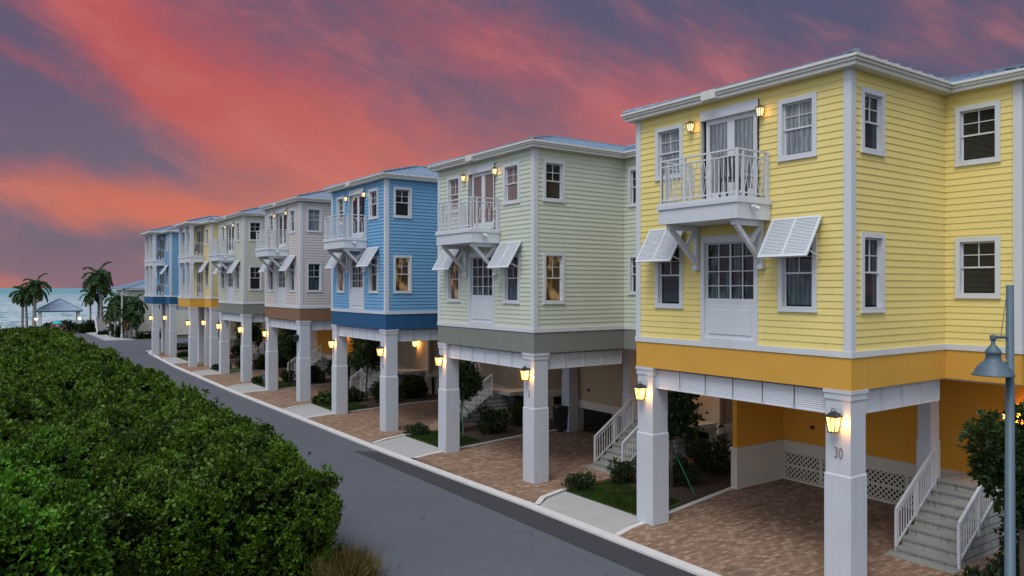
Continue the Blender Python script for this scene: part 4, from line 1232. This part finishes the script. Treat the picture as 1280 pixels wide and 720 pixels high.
palm(at(171,0,0,91),'palm beside the dark green shutters of the cream house',4.2,(-.2,0),14,1.9,.13,2,15,'palms by the sea')
palm(at(158,0,0,91),'low palm close to the cream house wall',3.6,(0,0),14,2.0,.15,2,12,'palms by the sea')
# leaning panel
pb = at(130,0,0,99); mo = empty('monument',pb,R(-40)); thing(mo,'grey upright panel between two slanted white fins','monument')
mb = MB(); mb.frust((-.62,.68,-.12,.12),(-.68,.42,-.12,.12),0,1.95); link('panel', mb.mesh('monument_panel',paint('grey_stone',(.24,.22,.22),.85,.1,2)), mo)
for k,(a,b) in enumerate(((-.72,-1.15),(.85,.50))):
    mb = MB(); mb.frust((a-.10,a+.10,-.2,.2),(b-.16,b+.16,-.2,.2),0,2.25 if k else 2.3); link('fin', mb.mesh('fin',WHITE), mo)
pl = at(152.5,0,0,90); po = empty('lamp_post',pl); thing(po,'pale slender post standing at the far kerb among palms','post')
mb = MB(); mb.tube([(0,0,0),(0,0,.5),(0,0,.52),(0,0,5.7)],[.16,.16,.11,.08],10); link('pole', mb.mesh('pale_pole',paint('pale_pole_paint',(.5,.52,.48),.6)), po)
mb = MB(); mb.box(-.5,.5,-.07,.07,5.7,5.8); link('crossbar', mb.mesh('crossbar',POLEMAT), po)
bl = at(138,0,0,91); o = empty('bollard',bl); thing(o,'short pale bollard light at the sidewalk edge','bollard')
mb = MB(); mb.lathe([(.09,0),(.09,.7),(.11,.72),(.11,.8),(0,.86)],(0,0,0),10); link('body', mb.mesh('bollard',CONC,True), o)

# cream house at the end of the street
CREAMS = siding_mat('cream_siding',(.66,.65,.56))
bh = empty('cream_house',(15.6,103.0,0)); thing(bh,'cream house with pale blue hip roof behind the far palms','house')
def simple():
    mb = MB(); siding(mb,(0,12,0),(0,-1,0),(-1,0,0),12,.1,5.75,[(8.6,9.9,3.3,4.9),(2,3.5,3.3,4.9),(2,3.5,1,2.4)],.16); siding(mb,(0,0,0),(1,0,0),(0,-1,0),14,.1,5.75,[(2.2,3.4,3.3,4.9),(6,7.2,3.3,4.9)],.16)
    mb.quad([(14,0,0),(14,12,0),(14,12,5.75),(14,0,5.75)]); mb.quad([(14,12,0),(0,12,0),(0,12,5.75),(14,12,5.75)]); return mb.mesh('cream_walls',CREAMS)
link('wall', simple(), bh)
for y_ in (7.9,10.05):
    mb = MB(); mb.box(-.06,-.005,y_,y_+.5,3.25,4.95); link('shutter', mb.mesh('cream_shutter',paint('dark_green_shutter',(.03,.06,.05),.5)), bh)
mb = MB(); mb.box(-.55,14.55,-.55,12.55,5.75,5.95); link('eave', mb.mesh('cream_eave',WHITE), bh)
mb = MB(); hip(mb,-.6,14.6,-.6,12.6,5.955,.30,True,.6); link('roof', mb.mesh('cream_roof',ROOF), bh)
mb = MB(); mb.box(3.6,7.6,4.0,8.0,7.2,8.1); link('roof_deck', mb.mesh('roof_deck',WHITE), bh)
mb = MB(); rail_run(mb,(3.6,4.0),(3.6,8.0),8.1,[0,.5,1],['p','p'],.8,.3); rail_run(mb,(3.6,4.0),(7.6,4.0),8.1,[0,.5,1],['p','p'],.8,.3); link('railing', mb.mesh('deck_rail',WHITE), bh)
window(bh,0,2.1,3.3,1.3,1.6); window(bh,0,8.5,3.3,1.5,1.6); window(bh,0,8.5,1.0,1.5,1.4); window(bh,3.4,0,3.3,1.2,1.6,R(90)); window(bh,7.2,0,3.3,1.2,1.6,R(90))
mb = MB(); rail_run(mb,(0,0),(4.6,0),.05,[0,.2,.4,.6,.8,1],['p']*5,1.5,.2); [mb.box(x_-.16,x_+.16,-.16,.16,0,2.0) for x_ in (-.2,)]; fo_ = empty('fence',(15.1,101.0,0)); thing(fo_,'white picket fence before the cream house','fence'); link('panel', mb.mesh('white_fence',WHITE), fo_)

low_hedge(15.7,18.8,98.9,99.7,.72,'low clipped hedge before the white picket fence')
wb = empty('wheeled_bin',(20.0,24.75,.05),R(160)); thing(wb,'black wheeled bin against the back of the pale green house carport','bin')
mb = MB(); mb.frust((-.24,.24,-.27,.27),(-.29,.29,-.33,.33),.08,.98); link('body', mb.mesh('bin_body',BLACK), wb)
mb = MB(); mb.frust((-.31,.31,-.35,.35),(-.25,.25,-.30,.30),.982,1.06); mb.tube([(-.22,.38,1.0),(.22,.38,1.0)],.02,8); link('lid', mb.mesh('bin_lid',BLACK), wb)
def wheel_():
    mb = MB(); mb.tube([(-.03,0,0),(.03,0,0)],.10,14); return mb.mesh('bin_wheel',BLACK)
for x_ in (-.25,.25): link('wheel', cached('bw',wheel_), wb, (x_,.26,.10))
# utility box by the beige house
ub = at(314,486,0); o = empty('utility_box',(15.0,HY[4]-1.6,.05)); thing(o,'dark utility box on the ground between beige and far green house','utility box')
mb = MB(); mb.box(-.35,.35,-.35,.35,0,.62); mb.frust((-.38,.38,-.38,.38),(-.3,.3,-.3,.3),.62,.70); link('cabinet', mb.mesh('cabinet',paint('cabinet_grey',(.10,.105,.11),.6)), o)

# ------------------------------------------------------------------ sky and light
SUN_EL, SUN_AZ = R(57), R(-118)     # soft light from behind the viewer
world = bpy.data.worlds.new('World'); scene.world = world; world.use_nodes = True
t = NT(world.node_tree); bg = world.node_tree.nodes['Background']
tc = t.n('ShaderNodeTexCoord'); rot = t.n('ShaderNodeMapping'); rot.vector_type='POINT'; rot.inputs['Rotation'].default_value=(0,0,YAW)
t.l(tc.outputs['Generated'], rot.inputs['Vector']); sp = t.n('ShaderNodeSeparateXYZ'); t.l(rot.outputs[0], sp.inputs[0])
rx, ry, rz_ = sp.outputs
fw = t.math('MAXIMUM', ry, .12)
Pu = t.math('DIVIDE', rx, fw); Pv = t.math('DIVIDE', rz_, fw)      # tangent-plane sky coordinates, fixed in the world
cmb = t.n('ShaderNodeCombineXYZ'); t.l(Pu,cmb.inputs[0]); t.l(Pv,cmb.inputs[1])
def rotated(ang, sx, sy, off=(0,0,0)):
    m = t.n('ShaderNodeMapping'); m.inputs['Rotation'].default_value=(0,0,ang); m.inputs['Scale'].default_value=(sx,sy,1); m.inputs['Location'].default_value=off
    r = t.n('ShaderNodeMapping'); r.inputs['Rotation'].default_value=(0,0,ang); t.l(cmb.outputs[0], r.inputs['Vector'])
    s = t.n('ShaderNodeMapping'); s.inputs['Scale'].default_value=(sx,sy,1); s.inputs['Location'].default_value=off; t.l(r.outputs[0], s.inputs['Vector'])
    return s.outputs[0]
wn = t.n('ShaderNodeTexNoise'); wn.inputs['Scale'].default_value=2.2; wn.inputs['Detail'].default_value=3; t.l(cmb.outputs[0], wn.inputs['Vector'])
warp = t.n('ShaderNodeVectorMath', operation='MULTIPLY_ADD'); t.l(wn.outputs['Color'], warp.inputs[0]); warp.inputs[1].default_value=(.22,.16,0); t.l(cmb.outputs[0], warp.inputs[2])
wsp = t.n('ShaderNodeSeparateXYZ'); t.l(warp.outputs[0], wsp.inputs[0]); wu = t.math('SUBTRACT', wsp.outputs[0], .11); wv = t.math('SUBTRACT', wsp.outputs[1], .08)
def gauss(u, v, L, S, ang, w):
    """soft elongated bank of cloud centred on a sky direction"""
    cu, cv = (u-640)/951, (360-v)/951; a = R(ang); ca, sa = math.cos(a), math.sin(a)
    du = t.math('SUBTRACT', wu, cu); dv = t.math('SUBTRACT', wv, cv)
    x = t.math('ADD', t.math('MULTIPLY', du, ca/(L/951)), t.math('MULTIPLY', dv, -sa/(L/951)))
    y = t.math('ADD', t.math('MULTIPLY', du, sa/(S/951)), t.math('MULTIPLY', dv, ca/(S/951)))
    r2 = t.math('ADD', t.math('MULTIPLY', x, x), t.math('MULTIPLY', y, y))
    return t.math('MULTIPLY', t.math('POWER', 2.718, t.math('MULTIPLY', r2, -1.0)), w)
tot = None
for gset in [(460,180,400,85,27,.95),(200,70,240,42,40,.85),(120,245,260,48,6,.8),(860,180,240,95,-5,.6),(600,40,260,45,14,.5),(30,50,100,14,32,.55),(320,285,240,42,10,.62),(1000,90,260,50,-14,.25),(10,345,110,18,0,1.1),(700,120,240,40,18,.35),(70,318,170,42,4,-.75),(60,150,150,55,15,-.12)]:
    g_ = gauss(*gset); tot = g_ if tot is None else t.math('ADD', tot, g_)
streak = t.noise(rotated(R(30),1.1,3.8),1.7,8,.60,.6); fine = t.noise(rotated(R(22),3.2,9,(3,1,0)),1.6,7,.62,.5); puff = t.noise(rotated(R(12),2.0,3.2,(7,2,0)),2.2,8,.62,.6)
mod = t.math('ADD', t.math('MULTIPLY', t.math('SUBTRACT', streak, .5), 1.45), t.math('ADD', t.math('MULTIPLY', t.math('SUBTRACT', fine, .5), .8), t.math('MULTIPLY', t.math('SUBTRACT', puff, .5), 1.15)))
mask = t.sstep(t.math('ADD', tot, mod), -.12, 1.2)
# twilight air between the clouds: blue-violet high and right, grey-mauve low and left
hi = t.sstep(Pv, -.02, .36); rt = t.sstep(Pu, -.5, .6)
air = t.mix(rt, t.mix(hi,(.17,.125,.185),(.115,.085,.155)), t.mix(hi,(.16,.105,.165),(.078,.076,.150)))
warm = t.sstep(Pv, .30, .04)
red = t.mix(warm,(.46,.083,.090),(.60,.160,.105))
red = t.mix(t.math('MULTIPLY', t.sstep(puff,.45,.75), .45), red, (.55,.130,.11)); red = t.mix(t.math('MULTIPLY', rt, .5), red, (.42,.13,.17))
cl = t.mix(mask, air, red)
lit_ = t.math('MULTIPLY', t.sstep(t.math('ADD',fine,t.math('MULTIPLY',streak,.6)), .78, 1.08), .28)
cl = t.mix(lit_, cl, (.60,.20,.19))
hz = t.math('MULTIPLY', t.sstep(Pv,.06,.0), .35); cl = t.mix(hz, cl, (.36,.19,.20))
# the open, paler half of the sky overhead and behind the viewer
back = t.sstep(t.math('ADD', t.math('MULTIPLY', ry, -.85), t.math('ADD', t.math('MULTIPLY', rx, -.35), t.math('MULTIPLY', rz_, .75))), .0, .8)
cl = t.mix(back, cl, (.72,.82,.99))
sky = t.n('ShaderNodeTexSky'); sky.sky_type='NISHITA'; sky.sun_disc=False; sky.sun_elevation=R(3); sky.sun_rotation=R(-120); sky.altitude=0
nm = t.n('ShaderNodeMix', data_type='RGBA', blend_type='ADD'); nm.inputs[0].default_value=.012; t.l(cl,nm.inputs[6]); t.l(sky.outputs[0],nm.inputs[7])
below = t.sstep(rz_, -.03, 0.0)
t.l(t.mix(below,(.10,.11,.12),nm.outputs[2]), bg.inputs[0]); bg.inputs[1].default_value=1.0

sd = bpy.data.lights.new('sun','SUN'); sd.energy=1.75; sd.angle=R(28); sd.color=(1,.95,.90)
so = bpy.data.objects.new('sun',sd); COL.objects.link(so)
dirv = Vector((math.sin(SUN_AZ)*math.cos(SUN_EL), math.cos(SUN_AZ)*math.cos(SUN_EL), math.sin(SUN_EL)))
so.rotation_euler = dirv.to_track_quat('Z','Y').to_euler(); so.location = dirv*60

cam = bpy.data.cameras.new('camera'); co = bpy.data.objects.new('camera',cam); COL.objects.link(co)
co.location=(0,0,6.0); co.rotation_euler=(R(90),0,-YAW); cam.sensor_width=36; cam.lens=951/1280*36; cam.clip_end=60000; cam.clip_start=.1
scene.camera = co
scene.view_settings.view_transform='Standard'; scene.view_settings.look='None'; scene.view_settings.exposure=0; scene.view_settings.gamma=1
scene.cycles.use_denoising=True; scene.cycles.max_bounces=6; scene.cycles.diffuse_bounces=2; scene.cycles.transparent_max_bounces=4
